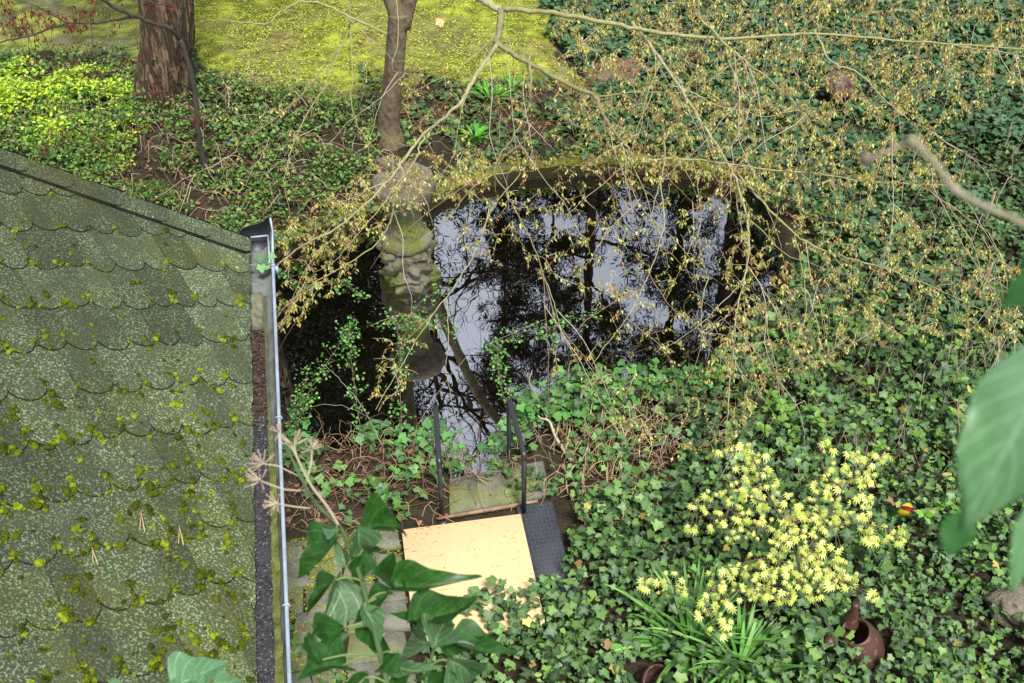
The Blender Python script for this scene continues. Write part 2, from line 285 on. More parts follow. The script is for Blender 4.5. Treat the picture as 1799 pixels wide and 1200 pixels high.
# ------------------------------------------------------------------ ground and pond
WZ = -0.115
POND_PX = [(300, 800), (300, 420), (480, 458), (560, 424), (680, 388), (770, 352), (830, 326), (960, 306), (1100, 300), (1240, 308), (1300, 325), (1345, 380), (1358, 440), (1352, 510), (1318, 580), (1290, 645), (1240, 690), (1130, 705), (1010, 715), (945, 745), (905, 800), (850, 850), (800, 835), (760, 800), (690, 795), (590, 800), (500, 815), (430, 830)]
POND = np.array([G(x, y, WZ)[:2] for x, y in POND_PX])
def sdf(x, y, P=POND):
    x = np.asarray(x, float); y = np.asarray(y, float); d = np.full(x.shape, 1e9); n = len(P)
    for i in range(n):
        a = P[i]; b = P[(i + 1) % n]; e = b - a; t = np.clip(((x - a[0]) * e[0] + (y - a[1]) * e[1]) / (e @ e), 0, 1)
        d = np.minimum(d, np.hypot(x - a[0] - t * e[0], y - a[1] - t * e[1]))
    return np.where(inpoly(x, y, [tuple(p) for p in P]), -d, d)
MOSS1 = [(335, -150), (1020, -150), (1000, 30), (960, 60), (985, 110), (1030, 150), (930, 150), (860, 155), (760, 140), (720, 150), (640, 172), (560, 182), (430, 160), (380, 140), (345, 100)]
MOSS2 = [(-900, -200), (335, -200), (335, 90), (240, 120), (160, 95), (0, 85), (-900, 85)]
FLAT = [(480, 860), (1060, 860), (1060, 1400), (480, 1400)]
def terrain(x, y):
    x = np.asarray(x, float); y = np.asarray(y, float)
    h = (fbm(x, y, 1.3) - .5) * .16 + (fbm(x + 9, y, .35) - .5) * .05
    px, py = proj(np.stack([x, y, np.zeros_like(x)], -1)); near = (px > 460) & (px < 1080) & (py > 820) & (py < 1500)
    h = np.where(near, h * .12 - .012, h)
    far = np.clip((np.hypot(x, y) - 25) / 30, 0, 1); h = h * (1 - far)
    h = h + .25 * np.clip((px - 1350) / 500, 0, 1) * (far < .01) * np.clip((16 - y) / 4, 0, 1) * np.clip((y - 5.5) / 2, 0, 1)
    s = sdf(x, y) if True else 0
    k = np.clip((.10 - s) / .22, 0, 1); k = k * k * (3 - 2 * k)
    return h * (1 - k) + k * (-1.0)
def axis(lo, hi, st, far):
    c = np.arange(lo, hi, st); o1 = lo - np.geomspace(.1, far, 26)[::-1]; o2 = c[-1] + np.geomspace(.1, far, 26); return np.r_[o1, c, o2]
xs = axis(-6.5, 9, .045, 600); ys = axis(1.5, 15.5, .045, 600); X, Y = np.meshgrid(xs, ys); Z = terrain(X, Y)
px, py = proj(np.stack([X, Y, Z * 0], -1)); jx = (fbm(X, Y, .3) - .5) * 90; jy = (fbm(X + 5, Y, .3) - .5) * 40
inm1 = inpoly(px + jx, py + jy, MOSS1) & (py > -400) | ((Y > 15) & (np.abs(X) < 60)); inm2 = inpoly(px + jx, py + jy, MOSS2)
inm = inm1 | inm2; tone = fbm(X, Y, .6); fine = vnoise(X, Y, .07); patch = np.clip((fbm(X + 3, Y * 1.6, .16) - .5) * 4 + .6, 0, 1) * (.45 + .55 * vnoise(X * 1.0, Y * 1.8, .09))
soil = np.stack([.030 + .025 * fine, .024 + .018 * fine, .015 + .010 * fine], -1) * (.7 + .8 * tone[..., None])
mossc = np.stack([.30 + .13 * patch,   .335 + .145 * patch, .05 + 0 * patch], -1) * (.5 + .6 * patch[..., None]) * (.8 + .4 * fine[..., None])
thin = np.clip((fbm(X + 7, Y, .5) - .52) * 6, 0, .6)[..., None]; mossc = mossc * (1 - thin) + np.array([.2, .16, .09]) * thin
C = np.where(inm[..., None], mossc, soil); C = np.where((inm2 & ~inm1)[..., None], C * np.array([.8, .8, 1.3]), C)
Z = Z + np.where(inm, .035 * patch * (.3 + fine), 0)
under = np.clip((-Z - .1) * 4, 0, 1)[..., None]; C = C * (1 - under) + np.array([.02, .015, .006]) * under
ny, nx = X.shape; idx = np.arange(ny * nx).reshape(ny, nx)
F = np.stack([idx[:-1, :-1], idx[:-1, 1:], idx[1:, 1:], idx[1:, :-1]], -1).reshape(-1, 4)
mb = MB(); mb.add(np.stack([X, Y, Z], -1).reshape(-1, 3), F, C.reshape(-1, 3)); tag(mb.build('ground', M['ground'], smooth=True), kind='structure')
mb = MB(); q = POND; lo = q.min(0) - .3; hi = q.max(0) + .3
mb.add([[lo[0], lo[1], WZ], [hi[0], lo[1], WZ], [hi[0], hi[1], WZ], [lo[0], hi[1], WZ]], [[0, 1, 2, 3]]); tag(mb.build('pond_water', M['water']), kind='structure')
def gz(p): return float(terrain(np.array([p[0]]), np.array([p[1]]))[0])
# ------------------------------------------------------------------ leaf templates
def T_ivy():
    v = [(0, .28, -.06), (0, 0, 0), (.32, -.15, .02), (.46, .08, .02), (.6, .33, -.03), (.36, .5, .03), (0, .92, -.1), (-.36, .5, .03), (-.6, .33, -.03), (-.46, .08, .02), (-.32, -.15, .02)]
    f = np.array([[0, i, i + 1] for i in range(1, 10)] + [[0, 10, 1]]); wt = np.array([1, .7, .35, 0, .45, 0, .5, 0, .45, 0, .35]); return np.array(v, float), f, wt
def T_oval(wd=.3):
    v = [(0, 0, 0), (wd, .35, .08), (wd * .75, .72, .05), (0, 1, -.08), (-wd * .75, .72, .05), (-wd, .35, .08), (0, .45, -.03)]
    f = np.array([[6, 0, 1], [6, 1, 2], [6, 2, 3], [6, 3, 4], [6, 4, 5], [6, 5, 0]]); return np.array(v, float), f, np.array([.4, 0, 0, .2, 0, 0, .8])
def T_dia(wd=.17):
    return np.array([(0, 0, 0), (wd, .45, .03), (0, 1, -.1), (-wd, .45, .03)], float), np.array([[0, 1, 2], [0, 2, 3]]), np.array([.3, 0, .2, 0])
def T_palm():
    v = [(0, 0, 0)]; f = []; wt = [.3]
    for a, l in ((-105, .5), (-62, .8), (-28, .95), (0, 1.05), (28, .95), (62, .8), (105, .5)):
        a = math.radians(a); d = (math.sin(a), math.cos(a)); p = (math.cos(a), -math.sin(a)); k = len(v); wdt = .115
        v += [(d[0] * l * .5 + p[0] * wdt, d[1] * l * .5 + p[1] * wdt, -.06 * l), (d[0] * l, d[1] * l, -.34 * l), (d[0] * l * .5 - p[0] * wdt, d[1] * l * .5 - p[1] * wdt, -.06 * l)]
        f.append([0, k, k + 1, k + 2]); wt += [0, .3, 0]
    return np.array(v, float), np.array(f), np.array(wt)
def leaves(mb, P, size, T, pal, tilt=.55, dirbias=(0, -.4, -.1), vein=None, sj=.35, up=(0, 0, 1), hang=0.0, bright=.35, D=None):
    P = np.asarray(P, float).reshape(-1, 3); n = len(P)
    if n == 0: return
    tv, tf, tw = T; Nn = unit(np.asarray(up) + R_.randn(n, 3) * tilt)
    a = R_.rand(n) * 2 * np.pi; d = np.stack([np.cos(a), np.sin(a), -hang + 0 * a], -1) + np.asarray(dirbias)
    if D is not None: d = D + R_.randn(n, 3) * .35
    if hang > .8 or D is not None: Yd = unit(d); Nn = unit(Nn - Yd * np.sum(Nn * Yd, 1, keepdims=True))
    else: Yd = unit(d - Nn * np.sum(d * Nn, 1, keepdims=True))
    Xd = np.cross(Yd, Nn); s = (size * (1 + sj * (R_.rand(n) * 2 - 1)))[:, None, None]
    fold = (R_.rand(n) * .8 + .2)[:, None, None]
    V = P[:, None] + s * (tv[None, :, :1] * Xd[:, None] + tv[None, :, 1:2] * Yd[:, None] + tv[None, :, 2:] * fold * 2 * Nn[:, None])
    pal = np.asarray(pal, float); i = R_.randint(len(pal), size=n); j = R_.randint(len(pal), size=n); t = R_.rand(n, 1); c = (pal[i] * t + pal[j] * (1 - t)) * (1 + bright * (R_.rand(n, 1) * 2 - 1))
    cc = np.repeat(c[:, None], len(tv), 1)
    if vein is not None: k = (tw[None, :, None] * (.2 + .8 * R_.rand(n)[:, None, None])) * .5; cc = cc * (1 - k) + np.asarray(vein)[None, None] * k
    Fc = (np.arange(n)[:, None, None] * len(tv) + tf[None]).reshape(-1, tf.shape[1]); mb.add(V.reshape(-1, 3), Fc, cc.reshape(-1, 3))
IVY, OVAL, DIA, PALM = T_ivy(), T_oval(), T_dia(), T_palm()
LIDP = [(690, 935), (755, 905), (800, 885), (935, 868), (1000, 890), (1000, 985), (962, 1045), (880, 1062), (800, 1082), (745, 1150), (725, 1110)]
SLABP = [(785, 838), (885, 838), (895, 880), (935, 875), (930, 895), (785, 915)]
PAVE = [(490, 925), (695, 925), (735, 1110), (760, 1450), (300, 1450), (300, 925)]
JUG = [(1462, 1050), (1490, 1010), (1520, 1040), (1560, 1090), (1565, 1165), (1500, 1165), (1455, 1130)]
FROG = [(1540, 860), (1600, 860), (1605, 930), (1535, 930)]
BOWL = [(1430, 150), (1495, 150), (1500, 205), (1428, 205)]
POT = [(1090, 1165), (1170, 1165), (1175, 1240), (1085, 1240)]
MOUND = [(1020, 138), (1050, 118), (1130, 112), (1150, 130), (1110, 150), (1040, 155)]
CIRC = [(G(1215, 1130), .13), (G(1300, 1175), .12), (G(1524, 1158, .03), .15), (G(1510, 1120, .03), .10), (G(1496, 1086, .33), .09), (G(1574, 915), .075), (G(1462, 190), .15), (G(1128, 1205), .13)]
def scatter(poly, dens, excl=(), clump=None, pondgap=.0, jit=25, zlo=0, zhi=.05, lump=0.0):
    g = np.array([G(x, max(y, -500), 0)[:2] for x, y in poly]); lo = g.min(0) - .3; hi = g.max(0) + .3; lo[1] = max(lo[1], 1.0); n = int((hi - lo).prod() * dens)
    if n > 900000: n = 900000
    x = lo[0] + R_.rand(n) * (hi[0] - lo[0]); y = lo[1] + R_.rand(n) * (hi[1] - lo[1]); px, py = proj(np.stack([x, y, 0 * x], -1))
    jx = (fbm(x + 2, y, .4) - .5) * 2 * jit; k = inpoly(px + jx, py + jx * .6, poly)
    for e in excl: k &= ~inpoly(px, py, e)
    if clump: k &= R_.rand(n) < np.clip((fbm(x + clump[2], y + 1, clump[0]) - .5) * 5 + clump[1], 0, 1)
    if excl:
        for cc_, rr_ in CIRC: k &= np.hypot(x - cc_[0], y - cc_[1]) > rr_
    x, y = x[k], y[k]; s = sdf(x, y); k = s > pondgap; x, y, s = x[k], y[k], s[k]; z = np.maximum(terrain(x, y), -.05 + .04 * R_.rand(len(x))); z = z + zlo + (zhi - zlo) * R_.rand(len(x))
    if lump: z = z + lump * fbm(x + 4, y, .45)
    return np.stack([x, y, z], -1)
EX = [LIDP, SLABP, PAVE, MOUND]
# ------------------------------------------------------------------ ground cover
IVYA = [(950, -200), (2600, -200), (2600, 720), (1750, 720), (1480, 520), (1480, 420), (1330, 300), (1250, 275), (1100, 262), (1000, 245), (960, 190), (1030, 150), (990, 100), (960, 60)]
IVYM = [(640, 130), (870, 150), (1030, 150), (1110, 265), (1000, 272), (850, 285), (720, 262), (650, 240)]
IVYC = [(1270, 300), (1350, 310), (1400, 380), (1480, 420), (1500, 520), (1750, 720), (2600, 720), (2600, 1700), (600, 1700), (725, 1160), (790, 1075), (900, 1065), (965, 1045), (1015, 900), (1080, 880), (1190, 860), (1200, 760), (1120, 700), (880, 790), (860, 720), (930, 670), (1010, 640), (1250, 630), (1340, 540), (1440, 440)]
BANK = [(490, 740), (770, 740), (900, 720), (1000, 690), (1200, 740), (1200, 860), (1080, 890), (1010, 900), (920, 880), (760, 915), (690, 935), (490, 930)]
VINCA = [(-900, 70), (240, 110), (345, 120), (430, 160), (640, 178), (670, 240), (680, 350), (480, 410), (430, 440), (0, 330), (-900, 300)]
dk = [(.034, .078, .018), (.052, .115, .028), (.072, .145, .04), (.015, .038, .010), (.10, .18, .05), (.045, .08, .016)]
mid_ = [(.05, .13, .022), (.09, .21, .03), (.025, .07, .015), (.105, .22, .038), (.012, .034, .008), (.14, .25, .045), (.042, .10, .026), (.02, .055, .014)]
VE = (.30, .42, .26)
mb = MB(); leaves(mb, scatter(IVYA, 1000, EX, zlo=.0, zhi=.05, lump=.12), .046, IVY, dk, tilt=.5, sj=.5, vein=(.15, .25, .14))
leaves(mb, scatter(IVYA, 420, EX, (.6, .7, 0), zlo=.05, zhi=.10, lump=.12), .058, IVY, [(.04, .10, .04), (.06, .135, .055), (.035, .08, .03)], tilt=.38, vein=(.15, .25, .14))
o = tag(mb.build('ivy_bed', M['ivy']), 'dark blue-green ivy carpeting the far right slope beyond the pond', 'ivy', kind='stuff')
mb = MB(); leaves(mb, scatter(IVYC, 900, EX, zlo=.0, zhi=.06, lump=.16, pondgap=-.03), .042, IVY, mid_, tilt=.6, sj=.5, vein=VE)
leaves(mb, scatter(IVYC, 620, EX, (.35, .5, 8), zlo=.05, zhi=.18, lump=.2, pondgap=-.05), .052, IVY, mid_, tilt=.6, sj=.5, vein=VE)
leaves(mb, scatter(IVYC, 220, EX, (.3, .55, 14), zlo=.04, zhi=.17, lump=.18), .036, OVAL, mid_ + [(.2, .3, .06)], tilt=.7, sj=.5)
leaves(mb, scatter(IVYC, 14, EX, (.3, .55, 14), zlo=.08, zhi=.18, lump=.18), .05, IVY, [(.36, .28, .07), (.2, .11, .05), (.42, .38, .12)], tilt=.7)
NEARE = [(880, 760), (870, 690), (1000, 640), (1250, 635), (1270, 700), (1100, 730), (960, 760)]
leaves(mb, scatter(NEARE, 620, EX, zlo=.02, zhi=.18, lump=.10, pondgap=-.14), .06, IVY, [(.06, .2, .035), (.09, .25, .05), (.05, .14, .035)], tilt=.55, vein=(.2, .36, .14))
o = tag(mb.build('ivy_bed', M['ivy']), 'mid-green white-veined ivy filling the ground right of the yellow lid and pond', 'ivy', kind='stuff')
mb = MB(); leaves(mb, scatter(BANK, 560, EX, (.25, .5, 3), zlo=.01, zhi=.11, pondgap=-.08, lump=.08), .055, IVY, mid_ + [(.09, .24, .06)], tilt=.5, vein=(.24, .4, .2))
leaves(mb, scatter([(490, 740), (770, 735), (900, 730), (880, 800), (500, 800)], 520, EX, (.25, .75, 3), zlo=.02, zhi=.16, pondgap=-.16), .062, IVY, [(.07, .22, .05), (.1, .26, .07), (.05, .15, .04)], tilt=.5, vein=(.2, .38, .16))
leaves(mb, scatter([(960, 690), (1220, 690), (1220, 860), (1080, 960), (1010, 930)], 260, EX, (.2, .5, 9), zlo=.08, zhi=.17, lump=.05), .056, IVY, mid_ + [(.09, .24, .06)], tilt=.55, vein=VE)
leaves(mb, scatter([(490, 1060), (720, 1060), (760, 1400), (490, 1400)], 170, [LIDP], (.25, .6, 9), zlo=.03, zhi=.1), .05, IVY, mid_, tilt=.55, vein=VE)
o = tag(mb.build('ivy_runners', M['ivy']), 'sparse ivy runners over the brown near bank behind the handrails', 'ivy', kind='stuff')
mb = MB(); leaves(mb, scatter(IVYM, 640, EX, (.25, .72, 5), zlo=0, zhi=.07, pondgap=.03), .05, IVY, dk + mid_, tilt=.5, vein=(.16, .28, .14))
o = tag(mb.build('ivy_patch', M['ivy']), 'patchy ivy between the moss lawn and the far pond rim', 'ivy', kind='stuff')
mb = MB(); leaves(mb, scatter(VINCA, 1900, EX, (.25, .85, 1), zlo=0, zhi=.15, pondgap=.04, lump=.10), .040, OVAL, [(.05, .15, .025), (.08, .22, .035), (.13, .28, .045), (.016, .05, .012), (.18, .30, .07), (.26, .32, .07)], tilt=.55)
leaves(mb, scatter([(300, 130), (430, 150), (560, 230), (400, 240), (250, 200)], 260, (), zlo=.03, zhi=.12), .055, IVY, dk, tilt=.5)
o = tag(mb.build('periwinkle_carpet', M['leaf']), 'small-leaved green periwinkle carpet left of the slim tree, behind the roof', 'ground cover', kind='stuff')
# fallen leaves
mb = MB(); lit = [(.17, .085, .045), (.11, .06, .035), (.24, .14, .08), (.07, .04, .025)]
for pl, d in ((BANK, 420), (VINCA, 260), (IVYM, 330), ([(1220, 690), (1300, 700), (1320, 830), (1180, 860)], 200), (PAVE, 60)):
    leaves(mb, scatter(pl, d, [LIDP], (.4, .5, 7), zlo=.004, zhi=.03, pondgap=-.02), .045, OVAL, lit, tilt=.6)
leaves(mb, scatter(MOSS1, 60, (), (.3, .5, 4), zlo=.02, zhi=.03), .028, OVAL, [(.3, .2, .1), (.3, .12, .1)], tilt=.4)
for a in ((705, 905), (735, 922), (770, 915), (930, 885)): leaves(mb, [G(*a, .02)] * 2 + R_.randn(2, 3) * .02, .06, OVAL, [(.35, .15, .08)], tilt=.5)
tag(mb.build('fallen_leaves', M['dull']), 'brown dead leaves lying on the bare soil of the banks', 'leaf litter', kind='stuff')
# moss sprigs on the lawn
mb = MB(); P = scatter(MOSS1, 9000, (), (.10, .66, 2), zlo=0, zhi=.035, jit=55); leaves(mb, P, .024, DIA, [(.38, .46, .045), (.48, .56, .06), (.22, .30, .035), (.36, .31, .12), (.12, .17, .03)], tilt=1.0, sj=.5)
P = scatter(MOSS2, 500, (), (.2, .5, 2), zlo=0, zhi=.025, jit=30); P = P[P[:, 0] > -8]; leaves(mb, P, .03, DIA, [(.26, .30, .06), (.3, .3, .12), (.2, .26, .05)], tilt=1.0, sj=.5)
tag(mb.build('moss_tufts', M['dull']), 'bright yellow-green moss tufts covering the lawn behind the slim tree', 'moss', kind='stuff')
mb = MB(); RIMP = [(480, 400), (700, 330), (860, 275), (1000, 262), (1240, 262), (1340, 320), (1330, 350), (1240, 310), (1000, 300), (860, 310), (700, 380), (480, 450)]
P = scatter(RIMP, 1300, (), (.22, .62, 6), zlo=0, zhi=.05, pondgap=-.07); P[:, 2] = np.maximum(P[:, 2], .02 + .05 * R_.rand(len(P))); leaves(mb, P, .038, OVAL, [(.2, .26, .04), (.3, .32, .06), (.09, .2, .03), (.3, .2, .08)], tilt=.7)
P = scatter(RIMP, 420, (), (.3, .5, 12), zlo=0, zhi=.05, pondgap=-.05); P[:, 2] = np.maximum(P[:, 2], .03 + .06 * R_.rand(len(P))); leaves(mb, P, .046, IVY, mid_, tilt=.6, vein=VE)
tag(mb.build('rim_plants', M['leaf']), 'small plants creeping over the mossy far rim of the pond', 'ground cover', kind='stuff')
# dry stems on the banks
mb = MB()
def strands(poly, n, ln, pal, r=.0022, rise=.05, dirx=None):
    P = scatter(poly, n, [LIDP], pondgap=-.05)
    for p in P:
        a = R_.rand() * 6.28 if dirx is None else dirx + R_.randn() * .5; l = ln * (.5 + R_.rand()); k = 5; q = [p + [0, 0, .01]]; a2 = a
        for i in range(k): a2 += R_.randn() * .45; s = q[-1] + np.array([math.cos(a2), math.sin(a2), 0]) * l / k; s[2] = p[2] + .012 + rise * math.sin(math.pi * (i + 1) / (k + .3)) * R_.rand() * 1.6; q.append(s)
        tube(mb, q, r * (.6 + .8 * R_.rand()), 3, pal[R_.randint(len(pal))], cap=False)
drp = [(.30, .2, .12), (.2, .12, .07), (.4, .3, .18), (.14, .08, .05)]
strands(BANK, 170, .32, drp + [(.36, .27, .18)], rise=.08)
strands([(1010, 700), (1150, 700), (1200, 800), (1110, 960), (1030, 930), (960, 800)], 200, .26, [(.55, .43, .24), (.46, .33, .18), (.6, .5, .33), (.3, .2, .12)], rise=.12, dirx=1.2)
strands(IVYM, 60, .3, drp, rise=.1); strands(VINCA, 60, .35, drp + [(.5, .42, .3)], r=.0026, rise=.12); strands([(1000, 700), (1300, 700), (1300, 860), (1100, 900)], 90, .3, drp, rise=.09); strands([(1250, 560), (1700, 480), (1799, 900), (1250, 860)], 42, .4, [(.4, .33, .25), (.3, .22, .15), (.24, .2, .1)], rise=.3); strands([(1000, 0), (1799, 0), (1799, 450), (1400, 380), (1100, 260)], 20, .45, [(.4, .33, .25), (.3, .22, .15)], rise=.25)
tag(mb.build('dry_stems', M['dull']), 'tangled dry straw-coloured stems on the bank right of the handrails', 'dead stems', kind='stuff')
# pachysandra-like rosettes
mb = MB()
for pl, d in (([(1250, 560), (1680, 560), (1680, 830), (1400, 850), (1250, 780)], 42), ([(1530, 640), (1680, 640), (1680, 720), (1500, 720)], 50), ([(1560, 900), (1799, 860), (1799, 1000), (1600, 960)], 5)):
    P = scatter(pl, d, (), (.5, .55, 3), zlo=.12, zhi=.24, lump=.15)
    for p in P:
        n = R_.randint(5, 9); a = np.arange(n) * 6.283 / n + R_.rand(); D = np.stack([np.cos(a), np.sin(a), .25 + 0 * a], -1)
        leaves(mb, np.repeat([p], n, 0) + D * .006, .052, OVAL, [(.13, .29, .04), (.20, .38, .06), (.09, .2, .035)], D=D, tilt=.2, bright=.2)
        tube(mb, [p - [0, 0, .14], p], .002, 3, (.1, .18, .05), cap=False)
tag(mb.build('leafy_rosettes', M['leaf']), 'light green leafy rosettes standing above the ivy right of the pond', 'ground cover', kind='stuff')
# purple flowers
mb = MB()
for p in ((300, 262), (398, 243), (493, 357), (530, 300), (400, 250), (485, 345), (1083, 655)):
    leaves(mb, [G(*p, .13)] * 5, .02, OVAL, [(.2, .17, .6)], tilt=.9)
tag(mb.build('periwinkle_flowers', M['leaf']), 'small violet periwinkle flowers dotted in the green carpet', 'flowers', kind='stuff')
# leaf mound
c = G(1090, 132, 0); mb = MB(); blob(mb, c + [0, 0, -.04], (.42, .3, .16), (.13, .09, .065), .5, 14, freq=4)
q = c + np.c_[R_.randn(900, 1) * .19, R_.randn(900, 1) * .14, np.full((900, 1), 0)]; rr = ((q[:, 0] - c[0]) / .42) ** 2 + ((q[:, 1] - c[1]) / .3) ** 2; q[:, 2] = c[2] + .11 * np.sqrt(np.clip(1 - rr, 0, 1)) + .01
leaves(mb, q, .03, DIA, [(.22, .15, .1), (.3, .2, .14), (.12, .08, .05), (.26, .2, .17)], tilt=.8)
tag(mb.build('leaf_mound', M['dull'], loc=c), 'low brown mound of dead leaves between ivy and moss lawn', 'leaf heap')
# ------------------------------------------------------------------ paving, slab, plank, plate, lid
GA = unit(G(948, 1050, .12) - G(915, 902, .12)); GL = unit(np.array([-GA[1], GA[0], 0])); GL = -GL if GL[0] > 0 else GL    # along towards viewer, and to the left
mb = MB(); o0 = G(700, 925, 0)
for i in range(12):
    u = -.03
    off = R_.rand() * .1
    for j in range(8):
        wv = .17 + R_.rand() * .07; a = o0 + GA * (i * .2 + .008) + GL * (u + .03); pts = [a, a + GL * (wv - .014), a + GL * (wv - .014) + GA * .186, a + GA * .186]
        pts = [p + R_.randn(3) * .016 for p in pts]; slab(mb, pts, -.1, .014 + R_.rand() * .014, .008, (.14, .14, .12)); u += wv
tag(mb.build('path', M['slabst']), kind='structure')
mb = MB()
P = o0 + GA * (R_.rand(22000, 1) * 2.3) + GL * (R_.rand(22000, 1) * 1.3); k = (fbm(P[:, 0] + 3, P[:, 1], .22) > .47); P = P[k]; P[:, 2] = .022
leaves(mb, P, .02, DIA, [(.2, .23, .02), (.28, .3, .03), (.13, .17, .02)], tilt=.9, sj=.5)
tag(mb.build('paving_moss', M['dull']), 'yellow-green moss growing over the paving left of the yellow lid', 'moss', kind='stuff')
a, b_ = G(788, 845, 0), G(955, 812, 0); c_, d_ = G(965, 872, 0), G(790, 906, 0)
mb = MB(); slab(mb, [a, b_, c_, d_], -.05, .022, .008); t_ = mb.build('stone_slab', M['slabst'], loc=a); tag(t_, 'grey-green concrete slab between the two handrails behind the lid', 'slab')
mb = MB(); a = G(778, 915, 0); b_ = G(945, 886, 0); dd = unit(b_ - a); nn = np.array([-dd[1], dd[0], 0]); slab(mb, [a, b_, b_ + nn * .022, a + nn * .016], .0, .03, .003)
tag(mb.build('wooden_plank', M['plank'], loc=a), 'thin pale weathered plank edging the back of the yellow lid', 'plank')
# checker plate
a = G(915, 905, .02); p0 = a + GA * -.08 - GL * -.02; Wp, Lp = .25, .78
mb = MB(); slab(mb, [p0, p0 - GL * Wp, p0 - GL * Wp + GA * Lp, p0 + GA * Lp], -.03, .035, .004)
t_ = thing('checker_plate', 'black iron chequer plate beside the right edge of the yellow lid', 'metal plate', p0)
mb.build('plate', M['iron'], t_)
mb = MB(); k = 0
for i in range(22):
    for j in range(9):
        c = p0 - GL * (.02 + j * .026) + GA * (.03 + i * .033); an = 1 if (i + j) % 2 else -1; d = unit(GA + GL * an * .9) * .016; s = np.cross(d, [0, 0, 1]) * .22; z = np.array([0, 0, .0352])
        c = np.array([c[0], c[1], 0]); V = [c - d + z * 1, c + s + z, c + d + z, c - s + z, c + z * 1.18]; mb.add(V, [[0, 1, 4], [1, 2, 4], [2, 3, 4], [3, 0, 4]]); k += 1
mb.build('tread_pattern', M['tread'], t_)
# lid: board on a dark frame
LZ = .13; c1, c2, c3 = G(705, 930, LZ), G(915, 902, LZ), G(948, 1050, LZ); ex = c2 - c1; wl = np.linalg.norm(ex[:2]); ex = ex / np.linalg.norm(ex); ey = unit(np.cross([0, 0, 1], ex)); ey = -ey if ey[1] > 0 else ey; ll = .86
t_ = thing('access_lid', 'square pale yellow board lying as a lid over a low shaft', 'lid', c1 * [1, 1, 0])
mb = MB(); slab(mb, [c1, c1 + ex * wl, c1 + ex * wl + ey * ll, c1 + ey * ll], LZ - .032, LZ, .004); mb.build('board', M['lid'], t_)
mb = MB(); q = [c1 + (ex * .012 + ey * .012), c1 + ex * (wl - .012) + ey * .012, c1 + ex * (wl - .012) + ey * (ll - .012), c1 + ex * .012 + ey * (ll - .012)]; slab(mb, q, -.03, LZ - .034, .002); mb.build('frame', M['iron'], t_)
mb = MB(); P = c1 + ex * (R_.rand(46, 1) * (wl - .04) + .02) + ey * (R_.rand(46, 1) * .7 + .02); P[:, 2] = LZ + .004; leaves(mb, P, .013, DIA, [(.2, .12, .06), (.3, .2, .1), (.12, .1, .05)], tilt=.25, sj=.6)
tag(mb.build('lid_litter', M['dull']), 'tiny brown leaf crumbs scattered on the yellow lid', 'leaf litter', kind='stuff')
# ------------------------------------------------------------------ handrails
def handrail(base, bend, far, fbot, label):
    b0 = G(*base, 0)
    # height where a vertical over the base crosses the bend row
    z = np.linspace(.2, 1.2, 200); pp = proj(np.stack([np.full(200, b0[0]), np.full(200, b0[1]), z], -1))[1]; zt = z[np.argmin(abs(pp - bend[1]))]
    top = np.array([b0[0], b0[1], zt]); fz = zt + .02; ft = G(*far, fz); t_ = thing('handrail', label, 'handrail', b0, 'pond ladder handrails')
    mb = MB(); tube(mb, [b0 - [0, 0, .05], b0 + [0, 0, zt - .045]], .0165, 12); mb.build('post', M['rail'], t_, smooth=False)
    dirn = unit(ft - top); mb = MB(); pth = smooth_path([top - [0, 0, .045], top - [0, 0, .012] + dirn * .01, top + dirn * .05, top * .5 + ft * .5, ft - dirn * .05, ft - [0, 0, .012] - dirn * .01, ft - [0, 0, .05]], 4)
    tube(mb, pth, .0185, 12); mb.build('grab_bar', M['rail'], t_, smooth=False)
    mb = MB(); tube(mb, [ft - [0, 0, .05], np.array([ft[0], ft[1], WZ - .5])], .0165, 12); mb.build('post', M['rail'], t_)
    mb = MB(); lathe(mb, [(.0, 0), (.036, 0), (.036, .008), (.02, .012), (.0, .012)], b0 + [0, 0, .0], n=16); mb.build('foot_flange', M['rail'], t_)
handrail((778, 915), (775, 812), (765, 712), None, 'left black metal handrail standing at the back of the yellow lid')
handrail((920, 905), (917, 800), (894, 700), None, 'right black metal handrail rising beside the chequer plate')
# ------------------------------------------------------------------ pond rim
mb = MB(); rim = [(420, 446), (480, 424), (560, 390), (620, 371), (680, 356), (730, 345), (790, 322), (840, 306), (900, 292), (960, 285), (1030, 281), (1100, 278), (1170, 282), (1235, 290), (1290, 306)]
pth = smooth_path([G(x, y, 0.02) for x, y in rim], 6); T = unit(np.gradient(pth, axis=0)); Nn = np.stack([-T[:, 1], T[:, 0], 0 * T[:, 0]], -1); Nn[Nn[:, 1] < 0] *= -1
prof = [(-.075, -.35), (-.075, -.1), (-.065, -.02), (-.035, .005), (0, .012), (.05, .012), (.08, -.01), (.09, -.12)]
V = []
for i, p in enumerate(pth):
    joint = .75 if i % 7 == 0 else 1
    for (a, z) in prof:
        k = (vnoise(i * .7, a * 9 + z * 5, 1) - .5); V.append(p + Nn[i] * (a * joint * (1 + .25 * k)) + [0, 0, (z if z < 0 else z * joint) + .05 * k])
n = len(prof); V = np.array(V); F = [[i * n + j, i * n + j + 1, (i + 1) * n + j + 1, (i + 1) * n + j] for i in range(len(pth) - 1) for j in range(n - 1)]
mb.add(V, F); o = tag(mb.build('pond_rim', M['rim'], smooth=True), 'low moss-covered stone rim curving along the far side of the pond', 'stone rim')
mb = MB(); P = []
for _ in range(5200):
    i = R_.randint(len(pth) - 1); P.append(pth[i] + (pth[i + 1] - pth[i]) * R_.rand() + Nn[i] * (R_.rand() * .15 - .07) + [0, 0, .014])
P = np.array(P); P = P[fbm(P[:, 0], P[:, 1] + 2, .3) > .45]
